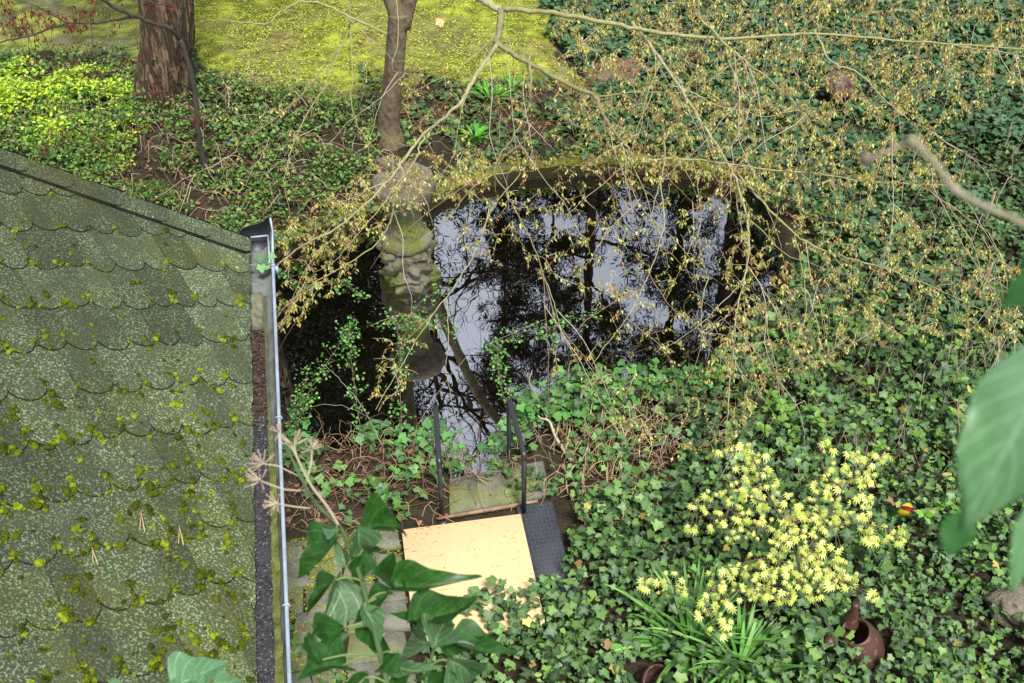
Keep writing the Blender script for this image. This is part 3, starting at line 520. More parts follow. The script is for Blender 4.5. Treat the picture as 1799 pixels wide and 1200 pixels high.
leaves(mb, P, .022, DIA, [(.2, .22, .02), (.3, .3, .03), (.14, .17, .02)], tilt=.9, sj=.5); tag(mb.build('rim_moss', M['dull'], o), kind='stuff')
# ------------------------------------------------------------------ bird bath in the pond
c = G(722, 508, -.28) + [0, 0, .11]; t_ = thing('bird_bath', 'weathered stone bird bath on a rough mossy pedestal standing in the pond', 'bird bath', c)
mb = MB()
def rocky(mb, prof, n=44, amp=.12, seed=0, m=10):
    pr_ = []
    for (r0, z0), (r1, z1) in zip(prof[:-1], prof[1:]):
        kk = max(1, int(abs(z1 - z0) / .018 + abs(r1 - r0) / .025))
        for q in range(kk): t = q / kk; pr_.append((r0 + (r1 - r0) * t, z0 + (z1 - z0) * t))
    pr_.append(prof[-1]); a = np.arange(n) * 2 * np.pi / n; V = []
    for (rr2, z) in pr_:
        u_ = np.cos(a) * 1.6 + seed; v_ = np.sin(a) * 1.6 + z * 6.5; w_ = np.abs(vnoise(u_, v_, .55) - .5) * 2; w2 = np.abs(vnoise(u_ + 4, v_ * 1.3, .21) - .5) * 2; w3 = vnoise(u_ + 8, v_ * 2, .09)
        k = 1 + amp * (w_ * 1.3 + w2 * .7 + w3 * .25 - 1.0); V.append(c + np.stack([np.cos(a) * rr2 * k, np.sin(a) * rr2 * k, z + 0 * a], -1))
    V = np.concatenate(V); i = np.arange(len(pr_) - 1)[:, None] * n; j = np.arange(n)[None]; k = (j + 1) % n
    mb.add(V, [np.stack([i + j, i + k, i + n + k, i + n + j], -1).reshape(-1, 4), (np.arange(n) + (len(pr_) - 1) * n)[None]])
rocky(mb, [(.24, -.35), (.245, .0), (.235, .13), (.19, .17), (.215, .2), (.24, .25), (.235, .36), (.20, .40), (.15, .41)], amp=.3, n=64); mb.build('rough_base', M['stone'], t_)
mb = MB(); rocky(mb, [(.16, .395), (.215, .41), (.225, .45), (.20, .485), (.165, .50), (.145, .58), (.135, .68), (.145, .78), (.17, .87), (.16, .90)], amp=.10, seed=5); mb.build('capital', M['stone'], t_)
mb = MB(); lathe(mb, [(.14, .885), (.22, .91), (.255, .96), (.262, 1.04), (.252, 1.065), (.235, 1.06), (.215, 1.035), (0, 1.02)], c, axis=(.02, -.05, 1), n=10, wob=.06, sx=1.0); mb.build('basin', M['basin'], t_)
mb = MB(); blob(mb, c + [-.12, .13, 1.09], (.12, .06, .07), rough=.3, n=10); mb.build('perched_stone', M['basin'], t_, smooth=True)
mb = MB(); a = R_.rand(500) * 6.28; r = np.sqrt(R_.rand(500)) * .19; P = c + np.stack([np.cos(a) * r, np.sin(a) * r, 1.035 + 0 * r], -1)
leaves(mb, P, .022, DIA, [(.3, .22, .12), (.4, .33, .14), (.2, .13, .08)], tilt=.7); o = mb.build('basin_litter', M['dull'], t_); o['kind'] = 'stuff'
# ------------------------------------------------------------------ roof
EH = 1.8; RO = G(432, 425, EH); gb = G(478, 400, EH); gc = G(510, 1195, EH); g = unit(gc - gb); out = np.array([-g[1], g[0], 0]); out = out if out[0] > 0 else -out; left = -out
pt = rad(32.4); SU = left * math.cos(pt) + np.array([0, 0, 1]) * math.sin(pt); RN = np.cross(g, SU); RN = RN if RN[2] > 0 else -RN
def RP(gg, s, n=0.0): return RO + g * gg + SU * s + RN * n
LG, LS = 3.9, 2.35
shed = thing('garden_shed', 'low shed with moss-spotted fish-scale roof beside the pond', 'shed', RO * [1, 1, 0] + left * .6)
mb = MB(); ins = .5
w0 = RO + left * ins + g * .35; w1 = RO + left * ins + g * (LG - .3); hw = LS * math.cos(pt) * 2 - 2 * ins; w2 = w1 + left * hw; w3 = w0 + left * hw; rz = EH + (hw / 2 + ins) * math.tan(pt) - .06; ez = EH + ins * math.tan(pt) - .06
V = [[w0[0], w0[1], -1], [w1[0], w1[1], -1], [w2[0], w2[1], -1], [w3[0], w3[1], -1], [w0[0], w0[1], ez], [w1[0], w1[1], ez], [w2[0], w2[1], ez], [w3[0], w3[1], ez], [*((w0 + w3) / 2)[:2], rz], [*((w1 + w2) / 2)[:2], rz]]
mb.add(V, [[0, 1, 5, 4], [2, 3, 7, 6], [3, 0, 4, 8, 7], [1, 2, 6, 9, 5]]); mb.build('wall', M['plaster'], shed)
SUb = -left * math.cos(pt) + np.array([0, 0, 1]) * math.sin(pt)
mb = MB()
def quadslab(A, B, Cc, D, th):
    n = unit(np.cross(B - A, D - A)); n = n if n[2] > 0 else -n; V = [A, B, Cc, D, A - n * th, B - n * th, Cc - n * th, D - n * th]
    mb.add(V, [[0, 1, 2, 3], [7, 6, 5, 4], [0, 4, 5, 1], [1, 5, 6, 2], [2, 6, 7, 3], [3, 7, 4, 0]], (.04, .05, .03))
quadslab(RP(.012, .012, -.006), RP(LG, .012, -.006), RP(LG, LS, -.006), RP(.012, LS, -.006), .05)
far_e = RO + left * LS * math.cos(pt) * 2; quadslab(far_e, far_e + g * LG, RP(LG, LS + .003, -.006), RP(0, LS + .003, -.006), .05)
roof = mb.build('roof', M['wood'], shed)
mb = MB(); rd = unit([.455, .89]); qd = np.array([rd[1], -rd[0]]); sp = .286; NW = 9
arc = [(math.cos(a), math.sin(a)) for a in np.linspace(0, math.pi, 11)]
def to3(gs, n): return RO + g * gs[0] + SU * gs[1] + RN * n
for k in range(-4, 17):
    base = np.array([.18, 0.]) + qd * 0 + np.array([.32, 0]) * k; u = -.6 + R_.rand() * .1
    while u < 3.4:
        if k == -4 and u < -.5: ARC = []
        wv = (.150 if k % 3 else .165) * (.88 + .26 * R_.rand()); cen = base + rd * (u + wv / 2); u += wv
        bump_ = R_.randn() * .012
        if cen[0] < -.25 or cen[0] > LG + .5 or cen[1] < -.2 or cen[1] > LS + .25: continue
        pts = []; lift = .0060 + R_.rand() * .002
        for (ca, sa) in arc: pts.append((rd * ca * wv * .53 + qd * (sa * .098 + sp * .02 + bump_), lift))
        pts.append((-rd * wv * .53 - qd * .34, .0)); pts.append((rd * wv * .53 - qd * .34, .0)); P2 = []
        for (d, n) in pts:
            q = cen + d; q = np.array([min(max(q[0], .012), LG), min(max(q[1], -.02 + .006 * math.sin(q[0] * 40)), LS)]); P2.append(to3(q, n + .002))
        P2 = np.array(P2)
        if np.ptp(P2 @ g) < .02 or np.ptp(P2 @ SU) < .02: continue
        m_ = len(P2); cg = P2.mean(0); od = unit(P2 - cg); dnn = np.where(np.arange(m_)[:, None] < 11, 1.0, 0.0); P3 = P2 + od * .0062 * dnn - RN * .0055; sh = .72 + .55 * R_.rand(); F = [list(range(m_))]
        ARC += [P2[i_] for i_ in range(0, 11)]; V = P2; ed_ = np.vstack([P2, P3]); mb.add(ed_, [[i, i + m_, (i + 1) % m_ + m_, (i + 1) % m_] for i in range(m_)], (.10, .10, .10))  # near-black flared edge ring: gap shadow under each scale, put into the colour
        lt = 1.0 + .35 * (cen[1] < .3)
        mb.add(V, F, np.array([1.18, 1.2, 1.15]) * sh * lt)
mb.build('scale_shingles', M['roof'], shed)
s = -.02; first = True; i = 0
while s < LS:
    ln = .24 + .05 * R_.rand(); mb = MB(); s1 = s + ln + .05; P2 = []; w_ = .135; lift0, lift1 = .017, .010
    ed = [(-.012, s + .02), (.0, s), (w_ * .5, s - .006), (w_ - .025, s + .002), (w_, s + .035), (w_, s1), (-.012, s1)]
    P2 = np.array([RP(a, max(b, -.02), lift0 + (lift1 - lift0) * (b - s) / (s1 - s) + .012) for a, b in ed]); m_ = len(P2); dn = np.array([RN * .016 for a, b in ed]); ed2 = np.vstack([P2, P2 - dn + g * .006]); mb.add(ed2, [[i2, i2 + m_, (i2 + 1) % m_ + m_, (i2 + 1) % m_] for i2 in range(m_)], (.10, .10, .10))  # dark cap sides paint the shadow line beneath the verge pieces
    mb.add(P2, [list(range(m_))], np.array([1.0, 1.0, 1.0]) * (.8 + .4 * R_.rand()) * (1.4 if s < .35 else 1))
    P3 = np.array([RP(-.012, s + .005, .04), RP(-.012, s1, .02), RP(-.012, s1, -.07), RP(-.012, s + .005, -.07)]); mb.add(P3, [[0, 1, 2, 3]], (.05, .06, .04))
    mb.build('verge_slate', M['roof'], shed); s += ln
# moss cushions
mb = MB(); cnt = 0; cols = np.array([(.13, .17, .010), (.09, .12, .008), (.22, .27, .018), (.055, .075, .007)])
CL = [(R_.rand() * LG, R_.rand() * LS) for _ in range(240)]
while cnt < 3000:
    if R_.rand() < .6: q_ = ARC[R_.randint(len(ARC))] - RO; gg, s = q_ @ g + R_.randn() * .006, q_ @ SU + R_.randn() * .006
    elif R_.rand() < .4: gg, s = R_.rand() * LG, R_.rand() * LS
    else: q = CL[R_.randint(240)]; gg, s = q[0] + R_.randn() * .035, q[1] + R_.randn() * .03
    if not (.05 < gg < LG and .01 < s < LS): continue
    if R_.rand() > (.08 + .92 * min(1, gg / 2.4) ** 1.7) * (1 - .3 * s / LS): continue
    r = .0045 + .0155 * R_.rand() ** 2.3; c0 = RP(gg, s, .008); col = cols[R_.randint(4)] * (.8 + .4 * R_.rand())
    for j in range(R_.randint(1, 4) if r > .008 else 1):
        rr_ = r * (.6 + .5 * R_.rand()); blob(mb, c0 + g * R_.randn() * r * .6 + SU * R_.randn() * r * .6, (rr_, rr_ * (.75 + .4 * R_.rand()), rr_ * .75), col, .45, 5, freq=3, seed=R_.rand() * 50)
    if r > .0055: D = unit(R_.randn(34, 3) + RN * 1.0); leaves(mb, c0 + D * r * .7, .007, DIA, [col * 1.15, col * .6, col * 1.4], D=D, tilt=.5)
    cnt += 1
o = mb.build('moss_cushions', M['moss'], shed, smooth=True); o['kind'] = 'stuff'
# gutter
g0, g1 = -.06, LG
gut = bpy.data.objects.new('gutter', None); COL.objects.link(gut); gut.location = tuple(RO); gut.parent = shed; gut.matrix_parent_inverse = parent_inv(shed)
prof = [(-.03, -.02)] + [(.065 - .085 * math.cos(a), -.035 - .085 * math.sin(a)) for a in np.linspace(0, math.pi, 12)] + [(.15, .0)]
def gp(gg, o, z): return RO + g * gg + out * o + np.array([0, 0, z])
def sub(mb, name, m, smooth=False):
    o = mb.build(name, m); o.location = tuple(-np.array(RO) * 0); w_ = o.matrix_world.copy(); o.parent = gut
    from mathutils import Matrix
    o.matrix_parent_inverse = Matrix.Translation(tuple(RO)).inverted()
    if smooth: o.data.polygons.foreach_set('use_smooth', [True] * len(o.data.polygons))
    return o
gut.matrix_parent_inverse = parent_inv(shed)
mb = MB(); st = np.linspace(g0, g1, 14); V = np.array([gp(a, o, z) for a in st for o, z in prof]); n = len(prof)
F = [[i * n + j, i * n + j + 1, (i + 1) * n + j + 1, (i + 1) * n + j] for i in range(13) for j in range(n - 1)]; mb.add(V, F)
V2 = np.array([gp(a, o * 1.03 - .001, z - .003) for a in st for o, z in prof]); mb.add(V2, F); sub(mb, 'trough', M['zinc_in'], True)
mb = MB(); tube(mb, [gp(a, .157, .004) for a in st], .0095, 10); sub(mb, 'rolled_edge', M['zinc'], True)
mb = MB(); top = [(-.035, .03), (-.01, .055), (.03, .07), (.08, .078), (.12, .092), (.152, .125), (.157, .02), (.15, -.03), (.12, -.1), (.06, -.125), (.0, -.1), (-.03, -.03)]
V = [gp(g0 - .004, o, z) for o, z in top] + [gp(g0 - .012, o, z) for o, z in top]; n = len(top); mb.add(V, [list(range(n)), list(range(n, 2 * n))[::-1]] + [[i, (i + 1) % n, (i + 1) % n + n, i + n] for i in range(n)]); sub(mb, 'end_plate', M['zinc_dark'])
mb = MB(); tube(mb, [gp(g0 + .01, .165, .12), gp(g0 + .01, .164, .01), gp(g0 + .25, .160, .006)], .006, 8); tube(mb, [gp(g0 + .035, -.0, .012), gp(g0 + .035, .135, .012)], .006, 6); tube(mb, [gp(g0 + .035, .135, .012), gp(.24, .138, .004)], .006, 6); sub(mb, 'white_edge_strip', M['zinc'])
for gg in (.28, 1.55, 2.7, 3.3):
    mb = MB(); pts = [gp(gg, o * 1.05, z - .006) for o, z in prof[3:]] + [gp(gg, .172, .006), gp(gg, .166, .02), gp(gg, .14, .012)]; tube(mb, pts, .006, 5); sub(mb, 'bracket', M['zinc'])
mb = MB(); tube(mb, [gp(.30, .178, -.04), gp(.30, .178, .015)], .011, 8); sub(mb, 'bracket', M['zinc'])
# debris in the gutter: lumps then fibres
mb = MB(); st = np.linspace(.42, LG, 120); ac = np.linspace(-.02, .1, 9); V = []; CC = []
for a in st:
    wd = 1.0 if a > .9 else .85
    for o in ac:
        z = -.055 + .03 * fbm(a * 1.0 + 3, o, .05) + .012 * vnoise(a, o, .012) + (.0 if a > .75 else -.03); edge = max(0, (o - .085) / .015)
        V.append(gp(a, o * wd, z - .02 * edge)); k = vnoise(a, o, .02); k2 = vnoise(a, 3, .25)
        base = np.array([.04, .028, .022]) if a < 1.45 else np.array([.032, .031, .033])
        if a < .78: base = np.array([.12, .12, .08])
        CC.append(base * (.5 + 1.2 * k))
n = len(ac); F = [[i * n + j, i * n + j + 1, (i + 1) * n + j + 1, (i + 1) * n + j] for i in range(len(st) - 1) for j in range(n - 1)]; mb.add(V, F, np.array(CC))
P = np.array([gp(.8 + R_.rand() * .75, R_.rand() * .09, -.03 + R_.rand() * .014) for _ in range(700)]); leaves(mb, P, .022, DIA, [(.09, .055, .04), (.05, .034, .026), (.13, .08, .055), (.03, .022, .018)], tilt=.8)
P = np.array([gp(1.5 + R_.rand() * 2.3, R_.rand() * .09, -.03 + R_.rand() * .014) for _ in range(2600)]); leaves(mb, P, .015, DIA, [(.09, .09, .10), (.04, .04, .045), (.15, .15, .17), (.03, .03, .03)], tilt=.9)
tag(mb.build('gutter_debris', M['dull']), 'dark rotting leaf debris filling the roof gutter', 'debris', kind='stuff')
mb = MB(); V = []; CC = []; st = np.linspace(.5, LG, 160)
for a in st:
    m2 = min(1, max(0, (a - 1.4) / .5))
    for j, o in enumerate(np.linspace(.088, .088 + .02 + .022 * m2 * (.7 + .6 * vnoise(a, 1, .06)), 5)): V.append(gp(a, o, -.052 + .012 * j * .6 + .008 * vnoise(a, o, .02))); kk = vnoise(a, o, .03); CC.append(np.array([.18, .2, .06]) * (.5 + kk) * (.45 + .55 * m2) + (1 - m2) * np.array([.1, .11, .08]))
F = [[i * 5 + j, i * 5 + j + 1, (i + 1) * 5 + j + 1, (i + 1) * 5 + j] for i in range(len(st) - 1) for j in range(4)]; mb.add(V, F, np.array(CC))
tag(mb.build('gutter_moss', M['moss']), 'yellow-green algae strip along the outer side of the gutter', 'moss', kind='stuff')
mb = MB(); P = [gp(.2, .06, -.0), gp(.22, .1, .01), gp(.25, .12, .0), gp(.24, .03, .0), gp(.17, .1, .0), gp(.19, .14, .02), gp(.26, .09, .01)]
leaves(mb, P, .055, IVY, [(.12, .3, .1), (.18, .4, .14)], tilt=.4, vein=(.3, .5, .25)); tube(mb, [gp(.22, .05, -.03), gp(.26, .12, .01), gp(.27, .2, .015), gp(.3, .27, -.02)], .0025, 4, (.05, .06, .04))
tag(mb.build('ivy_shoot', M['leaf'], loc=gp(.2, .05, 0)), 'pale green ivy shoot sprouting from the far end of the gutter', 'ivy shoot')
# dry needles lying on the roof
for k, (a, b2) in enumerate([((243, 905), (250, 942)), ((157, 970), (168, 1000)), ((310, 930), (318, 965))]):
    def rp(x, y):
        d = ray(x, y); s_ = ((RO - CP) @ RN) / (d @ RN); return CP + d * s_ + RN * .03
    mb = MB(); tube(mb, [rp(*a), rp(*b2)], .0022, 4, (.5, .36, .2)); tube(mb, [rp(a[0] + 1, a[1]), rp(b2[0] - 9, b2[1] - 3)], .002, 4, (.42, .3, .17)); tag(mb.build('dry_needle', M['dull'], loc=rp(*a)), ['pair of dry tan needles on the roof nearest the gutter side', 'pair of dry tan needles on the roof farthest left', 'pair of dry tan needles beside a dark moss cushion near the gutter'][k] if k != 0 else 'pair of dry tan needles lying between the other two pairs on the roof', 'pine needles', 'dry needles on the roof')
# ------------------------------------------------------------------ trees: trunks
def trunk(mb, pts, rads, sides=28, ridg=.06, col=(.5, .5, .5)):
    P = smooth_path(pts, 8); r = np.interp(np.linspace(0, 1, len(P)), np.linspace(0, 1, len(rads)), rads); V = []; a = np.arange(sides) * 2 * np.pi / sides
    for i, p in enumerate(P): rr_ = r[i] * (1 + ridg * (vnoise(a * 4.1, np.full(sides, p[2] * .9), 1) - .5) + ridg * .7 * (vnoise(a * 11, np.full(sides, p[2] * 2.5), 1) - .5)); V.append(p + np.stack([np.cos(a) * rr_, np.sin(a) * rr_, 0 * a], -1))
    V = np.concatenate(V); i = np.arange(len(P) - 1)[:, None] * sides; j = np.arange(sides)[None]; k = (j + 1) % sides
    mb.add(V, [np.stack([i + j, i + k, i + sides + k, i + sides + j], -1).reshape(-1, 4), (np.arange(sides) + (len(P) - 1) * sides)[None]], col)
def conifer_crown(mbb, mbc, base, h, z0, lr, nb, clump, seed, up=.1, bare=.0, width=.05, cs=.2, mul=30):
    rs = np.random.RandomState(seed)
    for i in range(nb):
        z = z0 + (h - z0) * (i + rs.rand()) / nb; a = rs.rand() * 6.283; l = lr * (.45 + .55 * rs.rand()) * (1 - .75 * ((z - z0) / (h - z0)) ** 1.6); d = np.array([math.cos(a), math.sin(a), up + rs.randn() * .12])
        pts = [base + [0, 0, z]]; 
        for k in range(4): pts.append(pts[-1] + d * l / 4 + rs.randn(3) * l * .035); d = d + rs.randn(3) * .12 + [0, 0, .05]
        tube(mbb, pts, np.linspace(width * .8, .012, 5), 5, cap=False)
        for k in range(2, 5):
            for q in range(clump if k > 1 else 1):
                c = pts[k] + rs.randn(3) * [cs, cs, cs * .5] * 1.4
                tube(mbb, [pts[k - 1], (pts[k - 1] + c) / 2 + rs.randn(3) * .04, c], [.012, .009, .005], 3, cap=False)
                if rs.rand() < bare: continue
                n = mul; D = unit(rs.randn(n, 3) + [0, 0, .4]); leaves(mbc, c + D * rs.rand(n, 1) * cs, .13, T_dia(.09), [(.02, .03, .012)], D=D, tilt=1)
t_ = thing('spruce_tree', 'stout brown ridged trunk standing behind the yellow-green shrub', 'tree', G(288, 182, 0))
b0 = G(288, 182, 0); mb = MB(); tb = [b0 + [0, 0, -.1], b0 + [0, 0, .08], AY(288, 110, b0[1]), AY(289, -10, b0[1]), AY(289, -10, b0[1]) + [.35, .05, 3.5], b0 + [.7, .1, 12]]; trunk(mb, tb, [.34, .29, .268, .26, .22, .08], 56, .16); mb.build('trunk', M['bark'], t_, smooth=True)
mbb = MB(); mbc = MB(); conifer_crown(mbb, mbc, b0, 12.5, 3.6, 2.3, 46, 3, 5); mbb.build('limbs', M['pinebark'], t_); mbc.build('crown', M['pine'], t_)
# ivy climbing the back edge of the trunk
mb = MB(); P = []
for i in range(150): z = R_.rand() ** 1.2 * 1.0; a = rad(-25 + R_.randn() * 25); P.append(b0 + [math.cos(a) * .28, math.sin(a) * .28, z])
leaves(mb, P, .05, IVY, dk, tilt=.6, up=(.6, -.6, .5)); tag(mb.build('climbing_ivy', M['ivy'], loc=b0), 'dark ivy climbing the right side of the stout brown trunk', 'ivy')
# pines behind, whose mirror image fills the pond
def mirrored(px, py, D): p = AY(px, py, D); return np.array([p[0], D, 0]), 2 * WZ - p[2]
pines = [((880, 480), 22, .07, 16, 6.5, 1.5, 26, 'slender pine mirrored left of the thin mid-pond pine'), ((1370, 450), 21, .12, 16, 6, 1.6, 26, 'pine right of the thick dark trunk, mirrored at the right rim'), ((1032, 450), 20, .13, 15.5, 5.2, 2.3, 30, 'thin pine seen reflected mid-pond'), ((1283, 450), 20, .27, 17, 5.5, 2.0, 26, 'thick dark pine trunk reflected at the right of the pond'), ((1180, 500), 23, .15, 17.5, 6.0, 2.0, 28, 'pine reflected between the thin and the thick trunk'), ((965, 500), 24, .06, 17, 7.5, 1.5, 16, 'bushy pine mirrored between the slender pine and the thin pine')]
for k, (pp, D, r, h, z0, lr, nb, lab) in enumerate(pines):
    b1, _ = mirrored(*pp, D); t_ = thing('pine_tree', lab, 'tree', b1, 'pines beyond the lawn'); mb = MB(); trunk(mb, [b1 + [0, 0, -.2], b1 + [0, 0, 5], b1 + [.05, 0, 10], b1 + [.1, 0, h]], [r * 1.1, r, r * .85, r * .3], 14); mb.build('trunk', M['pinebark'], t_, smooth=True)
    mbb = MB(); mbc = MB(); conifer_crown(mbb, mbc, b1, h, z0, lr, nb, 5, 20 + k, up=.15, bare=.12, cs=.22, mul=70); mbb.build('limbs', M['pinebark'], t_); mbc.build('crown', M['pine'], t_)
b1, _ = mirrored(590, 560, 16.5); t_ = thing('yew_tree', 'dense dark evergreen whose shadowy reflection darkens the pond left of the bird bath', 'tree', b1)
mb = MB(); trunk(mb, [b1 + [0, 0, -.2], b1 + [0, 0, 5], b1 + [0, 0, 15]], [.3, .25, .08], 14); mb.build('trunk', M['pinebark'], t_)
mbb = MB(); mbc = MB(); conifer_crown(mbb, mbc, b1, 16, 3.0, 1.9, 190, 5, 77, cs=.36, mul=60); mbb.build('limbs', M['pinebark'], t_); mbc.build('crown', M['pine'], t_)
# bare tree: forked limbs reflected near the handrails
b1 = np.array([-1.55, 17.5, 0]); t_ = thing('bare_tree', 'leafless tree whose crooked boughs are mirrored near the handrails', 'tree', b1); mb = MB(); trunk(mb, [b1 + [0, 0, -.2], b1 + [.05, 0, 3], b1 + [.0, 0, 5.5], b1 + [-.1, .2, 9], b1 + [-.1, .3, 12]], [.12, .1, .08, .06, .04], 12); mb.build('trunk', M['pinebark'], t_)
mb = MB(); rs = np.random.RandomState(8)
def limb(p, d, l, r, dep):
    pts = [p]
    for k in range(5): d = unit(d + rs.randn(3) * .22); pts.append(pts[-1] + d * l / 5)
    tube(mb, pts, np.linspace(r, r * .4, 6), 5, cap=False)
    if dep:
        for k in range(1, 6):
            if rs.rand() < .85: limb(pts[k], unit(d + rs.randn(3) * .75), l * .6, r * .45, dep - 1)
for k in range(8): z = 8 + k * .55; limb(b1 + [-.05, .05 * k, z], unit([.8 + .6 * rs.randn(), rs.randn() * .5, .3 + rs.rand()]), 2.6, .05, 3)
mb.build('boughs', M['pinebark'], t_)
# ------------------------------------------------------------------ the spreading Japanese maple
b0 = G(686, 250, 0); YT = b0[1]; mp_ = thing('japanese_maple', 'slim lichened tree behind the bird bath spreading budding boughs over the pond', 'tree', b0)
mb = MB(); p1 = AY(690, 150, YT); p2 = AY(697, 60, YT); p3 = AY(700, 0, YT); top = p3 + [.02, -.05, .5]
trunk(mb, [b0 + [0, 0, -.1], b0 + [.005, 0, .05], AY(683, 215, YT), p1, p2, p3 - [0, 0, .12]], [.165, .135, .105, .095, .095, .10], 22, .1)
tube(mb, smooth_path([p3 - [0, 0, .22], p3 + [-.09, 0, .15], p3 + [-.2, -.1, .8], p3 + [-.1, -.8, 1.7]], 5), np.linspace(.085, .06, 16), 12, jit=.08)
tube(mb, smooth_path([p3 - [-.02, 0, .26], p3 + [.10, 0, .0], p3 + [.19, -.05, .3], p3 + [.6, -.4, 1.3], p3 + [1.2, -.9, 1.9]], 5), np.linspace(.075, .045, 21), 12, jit=.08); mb.build('trunk', M['bark_grey'], mp_, smooth=True)
tA = p3 + np.array([-.1, -.8, 1.7]); tB = p3 + np.array([1.2, -.9, 1.9]); mains = []
def br(pts, r0, r1, start=None):
    P = [G(x, y, z) for x, y, z in pts]
    if start is not None: P = [start] + P
    mains.append((smooth_path(P, 6, .004), r0, r1))
br([(800, -60, 2.7), (840, -5, 2.5), (880, 17, 2.45)], .035, .024, tA)
br([(880, 17, 2.45), (879, 50, 2.4), (871, 75, 2.38)], .026, .02); br([(871, 75, 2.38), (925, 108, 2.25), (1000, 148, 2.1), (1045, 170, 2.0), (1062, 205, 1.88), (1095, 250, 1.7), (1112, 276, 1.62)], .019, .009)
br([(880, 15, 2.45), (960, 22, 2.5), (1060, 38, 2.5), (1150, 55, 2.45), (1250, 66, 2.4), (1380, 62, 2.38), (1440, 60, 2.35), (1600, 72, 2.3), (1820, 88, 2.2)], .018, .005)
br([(873, 78, 2.38), (845, 120, 2.25), (826, 150, 2.18), (800, 190, 2.08), (745, 235, 1.9), (705, 288, 1.75), (680, 320, 1.66), (640, 360, 1.56), (590, 402, 1.45), (530, 432, 1.35), (470, 480, 1.2)], .014, .005)
br([(930, 110, 2.24), (931, 150, 2.15), (927, 190, 2.0), (905, 235, 1.85), (880, 270, 1.75), (868, 305, 1.65), (872, 340, 1.5)], .011, .003)
br([(1110, 38, 2.47), (1150, 90, 2.3), (1192, 150, 2.1), (1230, 212, 1.9), (1272, 275, 1.7), (1300, 335, 1.55), (1316, 410, 1.4), (1308, 490, 1.2), (1290, 570, 1.0), (1282, 680, .75), (1275, 770, .55)], .012, .003)
br([(1045, 170, 2.0), (1120, 162, 2.0), (1200, 166, 1.95), (1280, 180, 1.9), (1360, 215, 1.8)], .006, .002)
br([(1120, 285, 1.6), (1185, 278, 1.6), (1280, 288, 1.58), (1350, 298, 1.55), (1440, 306, 1.5), (1520, 318, 1.45), (1660, 325, 1.4)], .009, .003)
br([(1272, 275, 1.7), (1330, 345, 1.5), (1395, 410, 1.35), (1460, 445, 1.25), (1550, 470, 1.15), (1640, 505, 1.05), (1760, 560, .9)], .009, .003)
br([(1200, -40, 2.7), (1230, 30, 2.5), (1290, 90, 2.35), (1345, 135, 2.2), (1400, 185, 2.05), (1440, 240, 1.9)], .011, .003, tB)
br([(1435, 60, 2.35), (1460, 108, 2.25), (1510, 130, 2.2), (1560, 180, 2.05), (1612, 228, 1.9), (1640, 285, 1.75)], .007, .002)
br([(745, 238, 1.9), (728, 285, 1.8), (700, 330, 1.7), (685, 390, 1.5), (660, 430, 1.42), (600, 470, 1.3), (520, 520, 1.15), (480, 570, 1.0)], .007, .003)
br([(705, 305, 1.75), (718, 350, 1.6), (727, 385, 1.5)], .006, .002); br([(868, 305, 1.6), (820, 340, 1.5), (790, 380, 1.4), (740, 420, 1.3)], .005, .002)
br([(868, 305, 1.65), (905, 370, 1.5), (945, 450, 1.3), (975, 560, 1.05), (1000, 610, .95), (1025, 650, .85)], .005, .002); br([(860, 365, 1.5), (840, 430, 1.35), (800, 500, 1.2), (750, 570, 1.05), (700, 650, .9), (660, 720, .8)], .005, .002)
br([(1160, 300, 1.55), (1165, 400, 1.4), (1140, 480, 1.2), (1100, 560, 1.05), (1040, 640, .9)], .005, .002); br([(1395, 410, 1.35), (1410, 480, 1.2), (1415, 560, 1.0), (1380, 640, .8)], .004, .002)
br([(615, -40, 2.6), (610, 60, 2.3), (560, 130, 2.1), (500, 195, 1.9), (420, 255, 1.7), (385, 320, 1.5)], .008, .002, tA); br([(610, 60, 2.3), (570, 150, 2.05), (520, 240, 1.8), (500, 320, 1.6), (512, 380, 1.4)], .005, .002)
br([(430, 40, 2.4), (470, 42, 2.4), (492, 22, 2.45), (520, 6, 2.5), (560, 5, 2.5), (605, 25, 2.45), (680, 60, 2.35)][::-1], .009, .005)
br([(430, 40, 2.4), (390, 36, 2.4), (345, 38, 2.35)], .005, .002)
br([(600, -60, 2.6), (620, 100, 2.2), (617, 180, 2.0), (640, 240, 1.85), (680, 280, 1.7)], .005, .002, tA); br([(690, -40, 2.5), (700, 60, 2.25), (690, 120, 2.1), (725, 130, 2.0)], .005, .002, tA)
br([(600, 402, 1.45), (540, 470, 1.3), (500, 560, 1.05)], .004, .002)
mb = MB(); gcol = np.array([(.30, .29, .13), (.24, .22, .11), (.34, .33, .18)]); nodes = []; nrad = []
for P, r0, r1 in mains:
    tube(mb, P, np.linspace(r0, r1, len(P)), 7, gcol[R_.randint(3)] * .9, jit=.15); nodes += list(P[::2]); nrad += list(np.linspace(r0, r1, len(P))[::2])
for k in range(170):      # long pale drooping side twigs
    i = R_.randint(len(nodes)); p = nodes[i]; px_, py_ = proj(p); 
    if not (300 < px_ < 1800 and -60 < py_ < 640): continue
    if px_ < 900 and k % 2: continue
    d = unit(np.array([R_.randn() * .9 + (.35 if px_ > 900 else -.3), -.5 - R_.rand(), -.25 - .4 * R_.rand()])); l = .35 + .75 * R_.rand(); q = [p]
    for j in range(6): d = unit(d + R_.randn(3) * .16 + [0, 0, -.06]); q.append(q[-1] + d * l / 6)
    if min(a_[2] for a_ in q) < .3: continue
    P = smooth_path(q, 3, .002); tube(mb, P, np.linspace(.0034, .0012, len(P)), 5, [(.36, .30, .22), (.32, .30, .14), (.40, .35, .27), (.26, .15, .10)][R_.randint(4)]); nodes += list(P[2::2])
mb.build('boughs', M['twig'], mp_, smooth=True)
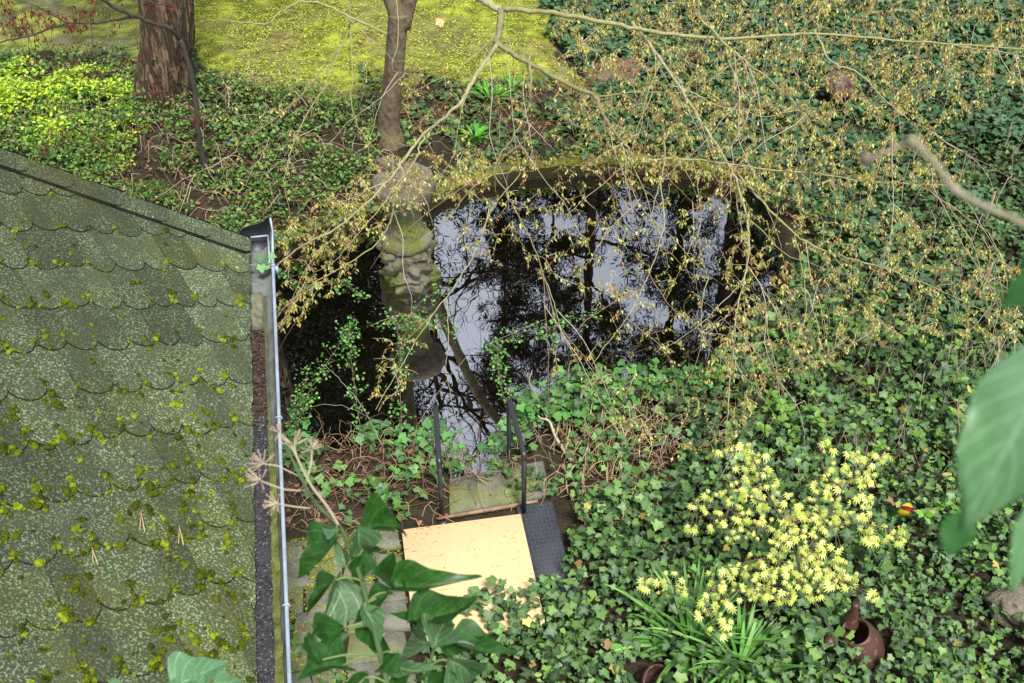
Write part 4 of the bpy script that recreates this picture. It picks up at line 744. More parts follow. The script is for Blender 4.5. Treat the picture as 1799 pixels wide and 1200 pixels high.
zones = [([(1000, -120), (2000, -120), (2000, 120), (1760, 160), (1660, 250), (1700, 330), (1300, 330), (1050, 320), (1010, 200), (960, 60)], 2500, (1.5, 2.35), .85, 5),
         ([(760, 290), (1310, 285), (1330, 500), (1280, 620), (1130, 620), (1000, 500), (800, 440)], 420, (1.0, 1.55), .42, 3),
         ([(1290, 310), (1500, 330), (1799, 470), (1799, 600), (1560, 590), (1350, 680), (1290, 780), (1260, 600)], 700, (.8, 1.4), .65, 4),
         ([(480, 400), (700, 265), (860, 262), (860, 330), (690, 380), (620, 480), (500, 590), (478, 590)], 360, (1.1, 1.65), .7, 4),
         ([(700, 100), (1010, 140), (1010, 300), (850, 310), (700, 260)], 110, (1.6, 2.1), .5, 3), ([(350, 120), (650, 80), (650, 250), (380, 360)], 90, (1.6, 2.1), .25, 2),
         ([(640, 560), (760, 540), (760, 640), (650, 760)], 26, (.8, 1.1), .7, 4), ([(900, 600), (1280, 600), (1300, 820), (1150, 800)], 90, (.5, .9), .6, 3)]
tw = MB(); lf = MB(); nodes = np.array(nodes); nn_ = len(nodes); NB = np.zeros((60000, 3)); NB[:nn_] = nodes; kids = []
for poly, cnt, (za, zb), dens, per in zones:
    pa = np.array(poly, float); A_ = []; x0, y0 = pa.min(0); x1, y1 = pa.max(0)
    while len(A_) < cnt:
        x = x0 + R_.rand() * (x1 - x0); y = y0 + R_.rand() * (y1 - y0)
        if not inpoly(np.array([x]), np.array([y]), poly)[0]: continue
        f_ = (y - y0) / (y1 - y0); z = zb + (za - zb) * f_ + R_.randn() * .13; A_.append(G(x, y, max(z, .35)))
    A_ = np.array(A_); D = np.array([np.min(np.sum((NB[:nn_] - a) ** 2, 1)) for a in A_]); A_ = A_[np.argsort(D)]
    for a in A_:
        d2 = np.sum((NB[:nn_] - a) ** 2, 1); i = np.argmin(d2); p = NB[i].copy(); l = math.sqrt(d2[i])
        if l < .02: continue
        if l > .35 and R_.rand() < .2: continue
        K = 5; sag = R_.randn(3) * l * .10 + [0, 0, .10 * l]; Q = np.array([p + (a - p) * t + sag * math.sin(math.pi * t) for t in np.linspace(0, 1, K + 1)]); rr_ = .0014 + min(.0020, l * .004)
        c = np.array([(.36, .31, .24), (.3, .28, .12), (.25, .14, .09), (.42, .38, .32)][R_.randint(4)])
        tube(tw, Q, np.linspace(rr_ * 1.3, rr_ * .7, K + 1), 3, c, cap=False); NB[nn_:nn_ + K] = Q[1:]; nn_ += K
        for q in Q[1:]:
            if R_.rand() > dens: continue
            kids.append(q)
kids = np.array(kids); allp = []; 
for q in kids:
    n = R_.randint(2, 6); allp += [q + R_.randn(3) * .008 for _ in range(n)]
allp = np.array(allp); red = R_.rand(len(allp)) < .14
leaves(lf, allp[~red], .0245, T_dia(.22), [(.50, .50, .12), (.38, .43, .08), (.58, .57, .19), (.44, .31, .11), (.28, .35, .07), (.46, .42, .10)], tilt=.8, hang=.9, dirbias=(0, -.2, 0), sj=.4)
leaves(lf, allp[red], .027, T_dia(.18), [(.46, .17, .08), (.50, .27, .13), (.34, .10, .06)], tilt=.8, hang=.9, dirbias=(0, -.2, 0), sj=.4)
tw.build('twigs', M['twig'], mp_); lf.build('leaves', M['leaf'], mp_); print('maple clusters', len(kids), 'leaflets', len(allp))
# ------------------------------------------------------------------ red-leaved small maple on the left
b0 = G(372, 318, 0); YR = b0[1]; t_ = thing('red_maple', 'small dark-stemmed tree with drooping dark red leaves before the stout trunk', 'tree', b0); mb = MB()
def rb(pts, r0, r1, ys=None): P = smooth_path([AY(x, y, YR - (0 if ys is None else ys[i])) for i, (x, y) in enumerate(pts)], 5, .003); tube(mb, P, np.linspace(r0, r1, len(P)), 7, (.06, .055, .045), jit=.15); return P
RB = [rb([(372, 318), (352, 260), (347, 215), (340, 150), (325, 90), (315, 70)], .03, .021), rb([(315, 70), (300, 52), (262, 38), (235, 28), (200, 12), (160, -15), (100, -60)], .02, .012, [0, .1, .2, .3, .4, .5, .6]), rb([(315, 70), (313, 40), (320, 15), (318, -30), (330, -90)], .014, .01),
      rb([(235, 30), (170, 40), (120, 42), (60, 60), (0, 75), (-80, 100)], .012, .005, [.3, .4, .5, .6, .8, 1.]), rb([(347, 215), (300, 203), (245, 203), (180, 215), (130, 245), (100, 262)], .009, .003, [0, .2, .4, .5, .6, .7]), rb([(245, 203), (215, 250), (200, 290), (190, 320)], .006, .002, [.4, .5, .6, .7]), rb([(320, 15), (270, 5), (210, -10)], .006, .003, [0, .2, .3]), rb([(345, 200), (310, 180), (308, 150)], .005, .002, [0, .1, .2]), rb([(355, 235), (300, 230), (262, 258)], .006, .002, [0, .2, .3]),
      rb([(160, 40), (165, 90), (185, 160), (190, 180)], .004, .002, [.4, .5, .6, .7]), rb([(120, 42), (60, 10), (0, -5)], .005, .002, [.5, .7, .8])]
mb.build('stem', M['twig'], t_, smooth=True); mb = MB(); P = []; al = np.concatenate(RB[1:])
for (x, y, s, n) in [(60, 40, 60, 34), (140, 30, 60, 30), (20, 30, 40, 18), (130, 110, 70, 16), (280, 160, 30, 8), (270, 15, 30, 10), (75, 265, 10, 5), (170, 245, 12, 3), (110, 235, 25, 6), (350, 205, 18, 5), (230, 100, 30, 6), (95, 160, 40, 5)]:
    for _ in range(n):
        q = AY(x + R_.randn() * s * .6, y + R_.randn() * s * .35, YR - .5 + R_.randn() * .15); j = np.argmin(np.sum((al - q) ** 2, 1)); tube(mb, [al[j], (al[j] + q) / 2 + [0, 0, .03], q], .0025, 3, (.14, .06, .04), cap=False); P += [q + R_.randn(3) * .01 for _ in range(5)]
leaves(mb, P, .036, T_dia(.17), [(.12, .015, .02), (.18, .025, .025), (.22, .05, .04)], tilt=.6, hang=1.6, dirbias=(0, 0, -.3)); mb.build('leaves', M['leaf'], t_)
# ------------------------------------------------------------------ golden shrubs
def shrub(name, label, cat, centers, n, size, pal, tmpl, mt, stem=(.12, .1, .05), group=None, hang=0, tilt=.6):
    b0 = G(*centers[0][:2], 0); t_ = thing(name, label, cat, b0, group); mb = MB(); ms_ = MB()
    for (x, y, r, h) in centers:
        c = G(x, y, 0); k = int(n * 1.9 * r * r); d = unit(R_.randn(k, 3)); d[:, 2] = abs(d[:, 2]); P = c + d * np.array([r, r, h]) * (R_.rand(k, 1) ** .4); lump = fbm(P[:, 0] * 1.0, P[:, 1] + P[:, 2] * 2, .16); P = P[lump > .40]
        leaves(mb, P, size, tmpl, pal, tilt=tilt, hang=hang)
        for _ in range(int(10 + 20 * r)): e = unit(R_.randn(3)); e[2] = abs(e[2]); e = c + e * [r, r, h] * .9; tube(ms_, smooth_path([c + [R_.randn() * .03, R_.randn() * .03, -.02], (c + e) / 2 + R_.randn(3) * .04, e], 3), .003, 4, stem, cap=False)
    ms_.build('stems', M['dull'], t_); mb.build('foliage', mt, t_); return t_
yel = [(.44, .62, .04), (.55, .72, .06), (.34, .54, .04), (.14, .28, .03), (.50, .68, .08)]
shrub('golden_shrub', 'bright yellow-green leafy shrub left of the stout trunk', 'shrub', [(150, 170, .42, .32), (60, 180, .45, .3), (215, 185, .30, .25), (110, 240, .40, .25), (30, 140, .35, .2), (190, 250, .3, .2), (-40, 200, .5, .3), (240, 225, .2, .15)], 5200, .044, yel, OVAL, M['leaf'])
shrub('golden_shrub', 'small yellow-green shrub spilling over the shed roof verge', 'shrub', [(160, 300, .22, .14), (210, 290, .16, .12)], 3800, .034, yel, OVAL, M['leaf'])
shrub('green_shrub', 'small bright green bush just behind the roof verge', 'shrub', [(262, 340, .2, .13), (310, 350, .13, .1)], 6000, .028, [(.07, .2, .03), (.12, .3, .04)], T_dia(.12), M['leaf'])
shrub('blue_green_bush', 'feathery blue-green bush at the left picture edge', 'shrub', [(10, 120, .3, .25), (-30, 160, .3, .25)], 6000, .03, [(.1, .2, .09), (.14, .26, .13), (.07, .14, .06)], T_dia(.1), M['leaf'])
for nm, lab, cs in (('juniper_bush', 'dark juniper sprays at the upper right corner', [(1745, -5, .35, .4), (1790, 15, .25, .3)]), ('juniper_bush', 'greyish juniper tuft low at the right edge above the blurred leaves', [(1785, 365, .22, .18)])):
    shrub(nm, lab, 'shrub', cs, 5000, .04, [(.03, .08, .045), (.05, .11, .06), (.02, .05, .03)], T_dia(.07), M['leaf'], hang=0)
shrub('rust_conifer', 'little rusty brown dead conifer standing in the ivy', 'shrub', [(1218, 118, .12, .42), (1205, 125, .14, .2)], 11000, .035, [(.16, .06, .025), (.22, .09, .04), (.1, .035, .02)], T_dia(.09), M['dull'])
# strap-leaved clumps
def clump(name, label, x, y, n, ln, wd, pal, spread=.5, grp=None):
    c = G(x, y, 0); mb = MB()
    for i in range(n):
        a = R_.rand() * 6.28; d = np.array([math.cos(a), math.sin(a), 0]); l = ln * (.6 + .5 * R_.rand()); p0 = c + d * R_.rand() * spread * .25 + [0, 0, .02]; k = 6; V = []; s = np.array([-d[1], d[0], 0]); lean = .35 + R_.rand() * .7
        for j in range(k + 1):
            t = j / k; p = p0 + d * l * lean * t ** 1.3 + np.array([0, 0, l * (t * (1.05 - lean * .35) - .35 * lean * t ** 2.6)]); w_ = wd * (math.sin(math.pi * min(1, .2 + t * .8)) ** .8) * (1 if j < k else .05)
            V += [p - s * w_ + [0, 0, w_ * .5], p, p + s * w_ + [0, 0, w_ * .5]]
        F = []
        for j in range(k): F += [[j * 3, j * 3 + 1, j * 3 + 4, j * 3 + 3], [j * 3 + 1, j * 3 + 2, j * 3 + 5, j * 3 + 4]]
        mb.add(V, F, np.array(pal[R_.randint(len(pal))]) * (.8 + .4 * R_.rand()))
    return tag(mb.build(name, M['leaf'], loc=c), label, 'plant', grp)
bg_ = [(.10, .34, .03), (.14, .42, .04), (.07, .25, .03)]
clump('strap_leaf_plant', 'bright green strap-leaved clump at the foot of the moss lawn', 866, 178, 60, .2, .016, bg_, grp='bright spring clumps'); clump('strap_leaf_plant', 'small bright green clump right of the clump nearest the moss lawn', 902, 160, 26, .18, .014, bg_, grp='bright spring clumps')
clump('strap_leaf_plant', 'bright green low clump right of the slim tree base, nearest the pond rim', 836, 248, 46, .17, .013, bg_, grp='bright spring clumps')
lg = [(.13, .33, .06), (.09, .25, .04), (.22, .42, .12)]
clump('daylily_clump', 'arching green daylily blades left below the pale yellow maple', 1215, 1130, 80, .42, .0125, lg, .8, 'daylily clumps'); clump('daylily_clump', 'daylily blades at the bottom edge, nearest the viewer', 1300, 1175, 64, .42, .0125, lg, .7, 'daylily clumps'); clump('daylily_clump', 'daylily blades leftmost by the ivy below the chequer plate', 1150, 1090, 18, .28, .009, lg, .6, 'daylily clumps')
clump('fennel_tuft', 'fine feathery green weed tuft in the ivy at bottom centre', 960, 1120, 90, .14, .003, [(.06, .16, .03), (.09, .2, .05)], .9)
# ------------------------------------------------------------------ pale yellow maple sapling
b0 = G(1492, 1235, 0); t_ = thing('maple_sapling', 'slender maple sapling with pale lemon-yellow drooping leaves', 'tree', b0); mb = MB()
Z = lambda x, y, h: G(x, y, h)
stem = smooth_path([b0, Z(1475, 1150, .22), Z(1452, 1090, .36), Z(1430, 1060, .45), Z(1405, 1000, .62), Z(1390, 940, .78), Z(1360, 890, .9), Z(1340, 850, 1.0), Z(1325, 810, 1.05)], 5, .003); tube(mb, stem, np.linspace(.014, .004, len(stem)), 8, (.05, .06, .035), jit=.1)
tw_ = [stem]
for a in ([(1430, 1060, .45), (1390, 1040, .5), (1330, 1030, .55), (1260, 1040, .55), (1200, 1035, .5), (1140, 1010, .5)], [(1405, 1000, .62), (1350, 980, .65), (1290, 1000, .6), (1240, 1050, .5), (1260, 1110, .4)], [(1390, 940, .78), (1330, 920, .8), (1270, 890, .85), (1215, 885, .8)], [(1400, 990, .65), (1440, 930, .75), (1480, 860, .9), (1520, 820, .95), (1550, 800, .95)], [(1425, 1040, .5), (1480, 1020, .6), (1520, 1045, .5), (1550, 1050, .5)], [(1440, 930, .75), (1500, 920, .75), (1560, 930, .7), (1590, 945, .65)], [(1480, 860, .9), (1450, 830, .95), (1440, 790, 1.0)], [(1360, 890, .9), (1300, 860, .9), (1280, 810, .95), (1270, 790, .95)]):
    P = smooth_path([Z(*q) for q in a], 5, .003); tube(mb, P, np.linspace(.006, .002, len(P)), 5, (.09, .07, .05), cap=False); tw_.append(P)
mb.build('stem', M['dull'], t_, smooth=True)
al = np.concatenate(tw_[0:]); mb = MB(); LP = []
for (x, y, rx, ry, n, z) in [(1380, 1010, 85, 38, 130, .62), (1300, 1025, 60, 28, 60, .58), (1170, 1025, 45, 18, 26, .5), (1255, 1075, 32, 22, 26, .45), (1270, 1105, 14, 16, 10, .42), (1370, 910, 55, 38, 85, .85), (1290, 925, 40, 22, 34, .82), (1260, 880, 45, 16, 32, .85), (1325, 840, 38, 26, 36, .98), (1310, 795, 45, 13, 28, 1.0), (1420, 920, 35, 38, 48, .78), (1500, 820, 50, 26, 48, .95), (1450, 860, 30, 18, 26, .9), (1480, 905, 45, 16, 34, .78), (1550, 940, 40, 16, 34, .7), (1530, 1045, 20, 8, 8, .55), (1440, 985, 50, 25, 46, .65), (1545, 795, 22, 9, 8, .95), (1215, 925, 12, 10, 5, .8), (1470, 1015, 40, 14, 26, .6), (1455, 785, 18, 8, 7, 1.0), (1520, 880, 25, 10, 10, .82)]:
    for _ in range(int(n * .9)): a = R_.rand() * 6.28; r = math.sqrt(R_.rand()); LP.append(G(x + math.cos(a) * r * rx * 1.12, y + math.sin(a) * r * ry * 1.3, z + R_.randn() * .05))
LP = np.array(LP); st_ = MB()
for q in LP[::1]: j = np.argmin(np.sum((al - q) ** 2, 1)); tube(st_, [al[j], (al[j] + q) / 2 + [0, 0, .015], q], .0011, 3, (.25, .2, .1), cap=False)
st_.build('twigs', M['dull'], t_)
leaves(mb, LP, .033, PALM, [(.62, .66, .16), (.54, .62, .12), (.70, .72, .24), (.42, .50, .08)], tilt=.35, hang=.7, dirbias=(0, -.9, 0), up=(0, -.45, 1), sj=.45, bright=.2); mb.build('leaves', M['leaf'], t_)
# ------------------------------------------------------------------ pots, bowl, frog, stone
c = G(1524, 1158, .03); mth = G(1496, 1086, .33); t_ = thing('clay_jug', 'brown clay jug with wide oval mouth and upright neck handle in the ivy', 'clay pot', c); ax = unit(mth - c + [0, -.06, 0]); mb = MB()
lathe(mb, [(.07, 0), (.11, .02), (.14, .09), (.145, .16), (.125, .23), (.10, .275), (.096, .29), (.088, .288), (.085, .27), (.10, .22), (.11, .12), (.08, .05), (0, .045)], c, ax, 32, sx=.86); mb.build('body', M['terra'], t_, smooth=True)
mc = c + ax * .29; mb = MB(); pth = smooth_path([mc + [0, .088, -.07], mc + [.0, .10, -.01], mc + [0, .095, .05], mc + [0, .10, .13]], 4); tube(mb, pth, np.interp(np.linspace(0, 1, len(pth)), [0, .35, .65, 1], [.052, .042, .026, .022]), 16); mb.build('neck_handle', M['terra'], t_, smooth=True)
mb = MB(); tube(mb, smooth_path([c + ax * .14 + [-.12, -.02, 0], c + ax * .2 + [-.165, -.04, .01], c + ax * .25 + [-.19, -.05, .03]], 4), np.linspace(.04, .03, 9), 12); mb.build('spout', M['terra'], t_, smooth=True)
c = G(1128, 1205, 0); mb = MB(); t_ = thing('broken_pot', 'terracotta pot with curved rim lying at the bottom edge in the ivy', 'clay pot', c)
lathe(mb, [(.05, -.1), (.08, .0), (.1, .09), (.108, .1), (.108, .125), (.098, .125), (.09, .09), (.06, 0), (0, -.03)], c + [.03, .02, 0], unit([.5, -.5, .8]), 24); mb.build('body', M['terra'], t_, smooth=True)
mb = MB(); lathe(mb, [(.03, -.05), (.05, .0), (.062, .06), (.055, .062), (.04, 0), (0, -.02)], c + [-.11, -.02, .03], unit([-.3, -.3, .8]), 20); mb.build('shard', M['terra'], t_, smooth=True)
c = G(1462, 190, 0) + [0, 0, .2]; mb = MB(); t_ = thing('clay_bowl', 'shallow terracotta bowl half buried in the far ivy, holding twigs', 'bowl', c); lathe(mb, [(.05, 0), (.12, .03), (.165, .1), (.17, .115), (.155, .115), (.11, .05), (0, .03)], c, unit([.1, -.45, 1]), 28); mb.build('body', M['terra'], t_, smooth=True)
mb = MB(); leaves(mb, c + [0, -.03, .1] + R_.randn(60, 3) * [.05, .05, .01], .05, T_dia(.06), [(.3, .25, .22), (.2, .14, .1)], tilt=.5); o = mb.build('twig_litter', M['dull'], t_); o['kind'] = 'stuff'
c = G(1785, 1075, 0); mb = MB(); blob(mb, c + [0, 0, .06], (.2, .16, .14), rough=.25, n=14); tag(mb.build('field_stone', M['basin'], smooth=True, loc=c), 'rounded brown stone half hidden by ivy at the lower right edge', 'stone')
c = G(1574, 915, 0) + [0, 0, .03]; t_ = thing('ceramic_frog', 'glazed green ceramic frog with yellow lips and red open mouth in the ivy', 'garden figure', c); mb = MB()
blob(mb, c + [0, 0, .04], (.085, .075, .09), rough=.05, n=12); blob(mb, c + [.06, -.03, -.02], (.04, .05, .04), rough=.05, n=8); blob(mb, c + [-.06, -.03, -.02], (.04, .05, .04), rough=.05, n=8); mb.build('body', M['glaze_g'], t_, smooth=True)
mb = MB(); hc = c + [-.005, -.02, .15]; blob(mb, hc, (.062, .055, .05), rough=.03, n=12); mb.build('head', M['glaze_g'], t_, smooth=True)
for sx in (-1, 1): mb = MB(); blob(mb, hc + [sx * .03, .01, .045], .019, rough=0, n=8); mb.build('eye', M['glaze_g'], t_, smooth=True)
axm = unit([.25, -.75, .62]); mb = MB(); blob(mb, hc + axm * .02 + [.005, 0, -.02], (.058, .056, .055), rough=.03, n=12); o = mb.build('lips', M['glaze_y'], t_, smooth=True)
mb = MB(); sM = unit([.8, .1, -.45]); bM = np.cross(axm, sM); cc = hc + axm * .077 + [.005, 0, -.012]; V = [cc + sM * math.cos(a) * .055 + bM * math.sin(a) * .014 for a in np.linspace(0, 6.283, 17)[:-1]]; V2 = [v - axm * .02 for v in V]; mb.add(V + V2, [list(range(16))] + [[i, (i + 1) % 16, (i + 1) % 16 + 16, i + 16] for i in range(16)]); mb.build('mouth', M['glaze_r'], t_)
for (x, y, lab) in ((1713, 440, 'short wooden stake in the far ivy at the right'), (1712, 550, 'short wooden stake in the ivy nearer than the other one')):
    c = G(x, y, 0); zt = .25 + gz(c); mb = MB(); tube(mb, [c, c + [0, 0, zt + .15]], [.012, .009], 6); tag(mb.build('wooden_stake', M['plank'], loc=c), lab, 'stake', 'stakes in the ivy')
# ------------------------------------------------------------------ small-leaved trailing shrub over the pond
c = G(560, 800, 0); t_ = thing('trailing_shrub', 'thin arching shoots with tiny round green leaves over the dark water beside the gutter', 'shrub', c); mb = MB(); lf = MB()
def shoot(pts, r=.003, n=60, leafy=True, col=(.14, .1, .07)):
    P = smooth_path([G(*q) for q in pts], 6, .003); tube(mb, P, np.linspace(r, r * .5, len(P)), 5, col, cap=False)
    if leafy:
        i = R_.rand(n) * (len(P) - 1); q = P[i.astype(int)] + (P[np.minimum(i.astype(int) + 1, len(P) - 1)] - P[i.astype(int)]) * (i % 1)[:, None]; Q = []
        for a in q:
            e = a + R_.randn(3) * .035; tube(mb, [a, e], .001, 3, col, cap=False); Q += [e + R_.randn(3) * .012 for _ in range(3)]
        leaves(lf, Q, .02, T_oval(.42), [(.1, .3, .05), (.14, .38, .08), (.07, .2, .04), (.2, .42, .12)], tilt=.6)
shoot([(520, 790, .0), (530, 720, .25), (560, 660, .45), (600, 600, .6), (625, 560, .7)], n=110); shoot([(505, 790, 0), (512, 740, .2), (530, 690, .35), (545, 640, .4)], n=60); shoot([(640, 790, 0), (628, 720, .2), (618, 640, .4), (612, 580, .5)], n=70)
shoot([(705, 800, 0), (704, 720, .3), (706, 640, .55), (716, 570, .7), (740, 530, .8), (790, 505, .85)], r=.004, n=90); shoot([(706, 640, .55), (700, 590, .65), (690, 560, .7), (660, 580, .7)], n=40); shoot([(716, 570, .7), (760, 560, .75), (800, 590, .7)], n=40)
shoot([(915, 760, 0), (880, 680, .3), (875, 620, .45), (900, 590, .5), (960, 580, .5), (1000, 610, .4)], n=90); shoot([(960, 580, .5), (1000, 560, .5), (1060, 560, .5)], n=36)
shoot([(900, 700, .1), (870, 640, .3), (860, 600, .4)], n=40); shoot([(490, 480, 1.1), (540, 500, 1.0), (600, 500, .9), (640, 520, .85)], n=46)
shoot([(680, 800, 0), (640, 720, .3), (600, 670, .5), (570, 640, .6)], leafy=False, r=.003, col=(.3, .25, .2)); shoot([(760, 800, 0), (680, 750, .15), (600, 712, .25), (540, 715, .3)], leafy=False, r=.002, col=(.35, .3, .25)); shoot([(735, 745, .1), (770, 690, .3), (830, 620, .5), (960, 560, .6)], leafy=False, r=.002, col=(.3, .25, .2))
mb.build('shoots', M['dull'], t_); lf.build('foliage', M['leaf'], t_)
# twisted pale root on the near bank
mb = MB(); P = smooth_path([G(945, 730, .15), G(950, 735, .16), G(965, 740, .16), G(975, 765, .1), G(990, 790, .05), G(1005, 810, .02)], 5); tube(mb, P, np.linspace(.006, .014, len(P)), 8, (.45, .38, .26)); tube(mb, smooth_path([G(975, 765, .1), G(940, 690, .25), G(930, 670, .3), G(935, 650, .3)], 5), .004, 6, (.35, .3, .18)); 
tag(mb.build('pale_root', M['twig'], loc=G(990, 790, 0)), 'twisted pale root crossing the near bank right of the handrails', 'root')
# ------------------------------------------------------------------ foreground ivy at the window
def bigleaf(mb, base, tip, wd, roll=0.0, fold=.35, bend=.15, col=(.03, .11, .025), lobe=.14, side=0, ell=False, bow=0.0):
    d = tip - base; l = np.linalg.norm(d); d = d / l; view = unit(CP - (base + tip) / 2); s = unit(np.cross(d, view)); n = np.cross(s, d); c_, s_ = math.cos(roll), math.sin(roll); s2 = s * c_ + n * s_; n2 = np.cross(s2, d)
    nu, nv = 18, 10; V = []; U = []; C_ = []
    for i in range(nu + 1):
        u = i / nu; e = max(0, 1 - u); wprof = (min(1, (u / .12)) ** .6) * (e ** .85) * (1.05 + lobe * math.exp(-((u - .22) / .12) ** 2)) - .10 * math.exp(-((u - .48) / .14) ** 2) * e
        if ell: wprof = math.sin(math.pi * min(1, u) ** .62) ** .85 if 0 < u < 1 else 0
        for j in range(nv + 1):
            v = j / nv * 2 - 1; wv = wd * l * .5 * wprof; x = v * wv * (1 if v < 0 else 1 - side * .4); back = -.10 * l * abs(v) * max(0, 1 - u / .25)
            z = fold * abs(x) - bend * l * (u ** 2) + .03 * l * math.sin(u * 9 + v * 2.2) * abs(v)
            V.append(base + d * (u * l + back) + s2 * (x * math.cos(fold * .6) * (1 + .05 * math.sin(u * 17 + v * 3)) + bow * l * math.sin(math.pi * u)) + n2 * z); U.append((v, u)); C_.append(col)
    F = [[i * (nv + 1) + j, i * (nv + 1) + j + 1, (i + 1) * (nv + 1) + j + 1, (i + 1) * (nv + 1) + j] for i in range(nu) for j in range(nv)]
    mb.add(V, F, np.array(C_), U)
IV = 1.75
c = AD(640, 1300, IV); t_ = thing('ivy_branch', 'close ivy branch with large glossy veined leaves rising at the bottom beside the lid', 'ivy branch', c)
mb = MB()
def stemf(pts, r0, r1, col=(.10, .17, .06)): P = smooth_path([AD(x, y, d) for x, y, d in pts], 6); tube(mb, P, np.linspace(r0, r1, len(P)), 8, col)
stemf([(700, 1330, IV), (680, 1200, IV), (655, 1100, IV), (635, 1020, IV), (612, 955, IV), (596, 925, IV), (560, 890, IV + .02), (540, 860, IV), (515, 810, IV), (500, 780, IV)], .0052, .0018, (.06, .10, .04)); stemf([(720, 1330, IV), (745, 1210, IV), (765, 1130, IV), (780, 1090, IV)], .0034, .0015, (.06, .10, .04))
stemf([(596, 925, IV), (575, 890, IV), (545, 850, IV), (520, 800, IV), (510, 780, IV)], .0025, .0015, (.3, .26, .18))
def umbel(x, y, n, r, root):
    p0 = AD(*root, IV); p1 = AD(x, y, IV); tube(mb, [p0, (p0 + p1) / 2 + R_.randn(3) * .004, p1], .0012, 5, (.38, .33, .24))
    for i in range(n):
        e = p1 + unit(R_.randn(3) * .75 + unit(p1 - p0)) * r * (.8 + .2 * R_.rand()); tube(mb, [p1, e], .0007, 4, (.42, .34, .26)); blob(mb, e, .0015, (.35, .22, .17), 0, 4)
for u in ((516, 782, 14, .026, (535, 830)), (462, 815, 14, .024, (522, 835)), (458, 845, 15, .026, (528, 862)), (487, 885, 14, .023, (545, 893)), (548, 790, 16, .018, (538, 850)), (490, 760, 8, .015, (512, 790))): umbel(*u)
mb.build('stem', M['dull'], t_, smooth=True)
dg = (.016, .068, .008); lgn = (.05, .12, .045); mg = (.02, .078, .014); SP = []
BL = [((640, 930), (724, 930), .75, .5, dg), ((622, 955), (650, 905), .6, -.3, mg), ((630, 930), (655, 985), .7, .1, lgn), ((590, 945), (511, 1012), .75, -.5, dg), ((592, 1018), (532, 1150), .62, .5, lgn), ((586, 1020), (526, 1075), .5, -.7, dg), ((700, 1030), (840, 998), .5, .5, dg), ((712, 1035), (700, 990), .5, .4, mg),
      ((728, 1088), (845, 1034), .52, .35, dg), ((608, 990), (580, 945), .6, .4, lgn), ((640, 975), (633, 1038), .65, .1, mg), ((650, 960), (672, 970), .9, -.5, dg), ((680, 1040), (610, 1092), .5, -.5, dg), ((600, 1105), (524, 1150), .6, -.4, mg), ((606, 1112), (540, 1098), .55, .2, lgn), ((640, 1070), (665, 1150), .55, .2, lgn), ((660, 1095), (690, 1160), .6, -.2, dg), ((695, 1150), (655, 1185), .6, .2, mg), ((765, 1135), (800, 1082), .85, .1, lgn), ((752, 1130), (715, 1095), .7, .3, lgn),
      ((800, 1130), (912, 1137), .62, .5, dg), ((790, 1160), (832, 1210), .9, -.1, lgn), ((700, 1172), (768, 1165), .5, .3, lgn), ((600, 1170), (524, 1190), .7, -.3, mg), ((640, 1190), (560, 1230), .6, .2, dg), ((740, 1195), (800, 1260), .8, .1, mg), ((690, 1190), (715, 1270), .7, .1, dg), ((560, 1160), (545, 1100), .5, -.2, mg), ((735, 1110), (690, 1075), .55, -.5, dg), ((660, 1010), (708, 1042), .45, .5, mg), ((590, 930), (560, 925), .8, .2, lgn), ((780, 1110), (850, 1125), .5, -.5, mg)]
stem_pts = np.array([AD(x, y, IV) for x, y in [(680, 1200), (668, 1150), (655, 1100), (645, 1060), (635, 1020), (624, 985), (612, 955), (598, 928), (745, 1210), (755, 1170), (765, 1130)]]); pm = MB()
for k, (a, b2, wd, roll, col) in enumerate(BL):
    A_ = AD(*a, IV + R_.randn() * .03); B_ = AD(*b2, IV + R_.randn() * .03 + .02); mb = MB(); bigleaf(mb, A_, B_, wd * 1.12, roll * 1.3, .7 + .3 * R_.rand(), .16, np.array(col) * (.85 + .3 * R_.rand()), bow=(.10 if R_.rand() < .6 else -.10) * (1 if B_[0] > A_[0] else -1))
    mb.build('leaf', M['bigleaf' if col[2] > .03 else 'darkleaf'], t_, smooth=True); j = np.argmin(np.linalg.norm(stem_pts - A_, axis=1)); tube(pm, smooth_path([stem_pts[j], (stem_pts[j] + A_) / 2 + [0, 0, .008], A_], 4), np.linspace(.002, .0013, 9), 6, (.2, .3, .1))
pm.build('leaf_stalks', M['leaf'], t_, smooth=True)
c = AD(340, 1300, IV); t_ = thing('ivy_branch', 'pair of pale veined ivy leaves peeping over the bottom edge before the roof', 'ivy branch', c); mb = MB()
tube(mb, smooth_path([c, AD(330, 1230, IV), AD(318, 1205, IV)], 4), .003, 6, (.1, .17, .06)); tube(mb, smooth_path([c, AD(220, 1235, IV), AD(205, 1215, IV)], 4), .002, 6, (.1, .17, .06)); mb.build('stem', M['leaf'], t_)
for a, b2, wd, roll in (((310, 1205), (402, 1158), .8, .4), ((330, 1215), (318, 1160), .9, -.1), ((205, 1225), (196, 1188), .9, .1), ((380, 1200), (430, 1195), .6, .2)):
    mb = MB(); bigleaf(mb, AD(*a, IV), AD(*b2, IV + .02), wd * 1.3, roll, .5, .1, (.07, .17, .08)); mb.build('leaf', M['bigleaf'], t_, smooth=True)
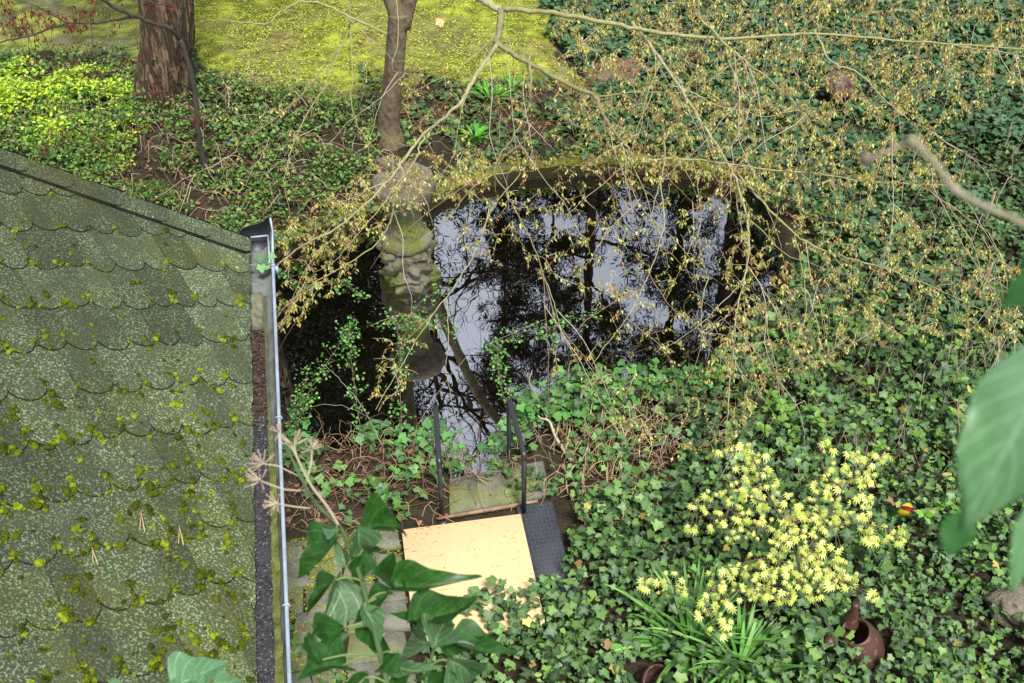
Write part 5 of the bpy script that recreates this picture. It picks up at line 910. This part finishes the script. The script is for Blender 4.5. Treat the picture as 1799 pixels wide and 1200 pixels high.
# out-of-focus leaves and twig very near the lens
M['nearleaf'] = mat('near_leaf', (.05, .17, .045), rough=.45, spec=.6, transl=.35)
M['nearpale'] = mat('near_leaf_sheen', (.055, .165, .05), rough=.3, spec=.7, transl=.15, noise=[(16, .4, .6, (.17, .32, .19), .6)], extra=ex_veins, bump=(60, .2, .002)); ND = .52
t_ = thing('near_leaf_spray', 'large blurred drooping leaves close to the lens at the right edge', 'leaf spray', AD(1900, 600, ND)); mb = MB(); tube(mb, smooth_path([AD(1990, 380, ND), AD(1930, 500, ND), AD(1880, 590, ND), AD(1835, 640, ND)], 5), .0016, 8); tube(mb, smooth_path([AD(1930, 500, ND), AD(1900, 800, ND), AD(1830, 900, ND)], 5), .0014, 8); mb.build('stalk', M['nearleaf'], t_)
for a, b2, wd, roll, cl in (((1858, 630), (1684, 932), .42, -.1, 0), ((1890, 640), (1722, 905), .5, -.2, 1), ((1690, 905), (1668, 985), .5, .2, 1), ((1880, 470), (1750, 545), .45, .2, 1), ((1850, 440), (1785, 470), .5, .2, 1), ((1825, 890), (1780, 1050), .28, .3, 0), ((1860, 860), (1790, 960), .4, .1, 1)):
    mb = MB(); bigleaf(mb, AD(*a, ND - (.015 if not cl else 0)), AD(*b2, ND + (.01 if cl else -.01)), wd * 1.25, roll, .15, .12, lobe=.05, ell=True); mb.build('leaf', M['nearleaf' if cl else 'nearpale'], t_, smooth=True)
M['neartwig'] = mat('near_twig', (.17, .17, .10), rough=.8, noise=[(60, .45, .6, (.28, .22, .17), .8)])
t_ = thing('near_twig', 'blurred knobbly twig with a round bud reaching in at the upper right', 'twig', AD(1900, 460, .55)); mb = MB()
P = smooth_path([AD(1960, 500, .55), AD(1800, 395, .55), AD(1740, 368, .55), AD(1680, 335, .55), AD(1645, 290, .55), AD(1605, 248, .55)], 5); rr_ = np.interp(np.arange(len(P)), [0, 5, 9, 10, 11, 15, 16, 25], [.0017, .0015, .0015, .0022, .0016, .0020, .0014, .0016]); tube(mb, P, rr_, 10, jit=.1); mb.build('twig_stem', M['neartwig'], t_, smooth=True)
mb = MB(); tube(mb, smooth_path([AD(1603, 248, .55), AD(1570, 262, .55), AD(1530, 278, .55)], 4), .0010, 8); blob(mb, AD(1602, 249, .55), .0034, rough=.2, n=8); mb.build('side_shoot', M['neartwig'], t_, smooth=True); mb = MB(); blob(mb, AD(1521, 279, .55), .0033, rough=.1, n=8); mb.build('bud', M['basin'], t_, smooth=True)
# single pale fallen leaf on the moss lawn
c = G(768, 38, .05); mb = MB(); leaves(mb, [c, c + [.02, 0, .0]], .09, IVY, [(.5, .32, .16)], tilt=.2); tag(mb.build('fallen_leaf', M['dull'], loc=c), 'single pale orange leaf lying on the bright moss lawn', 'leaf')
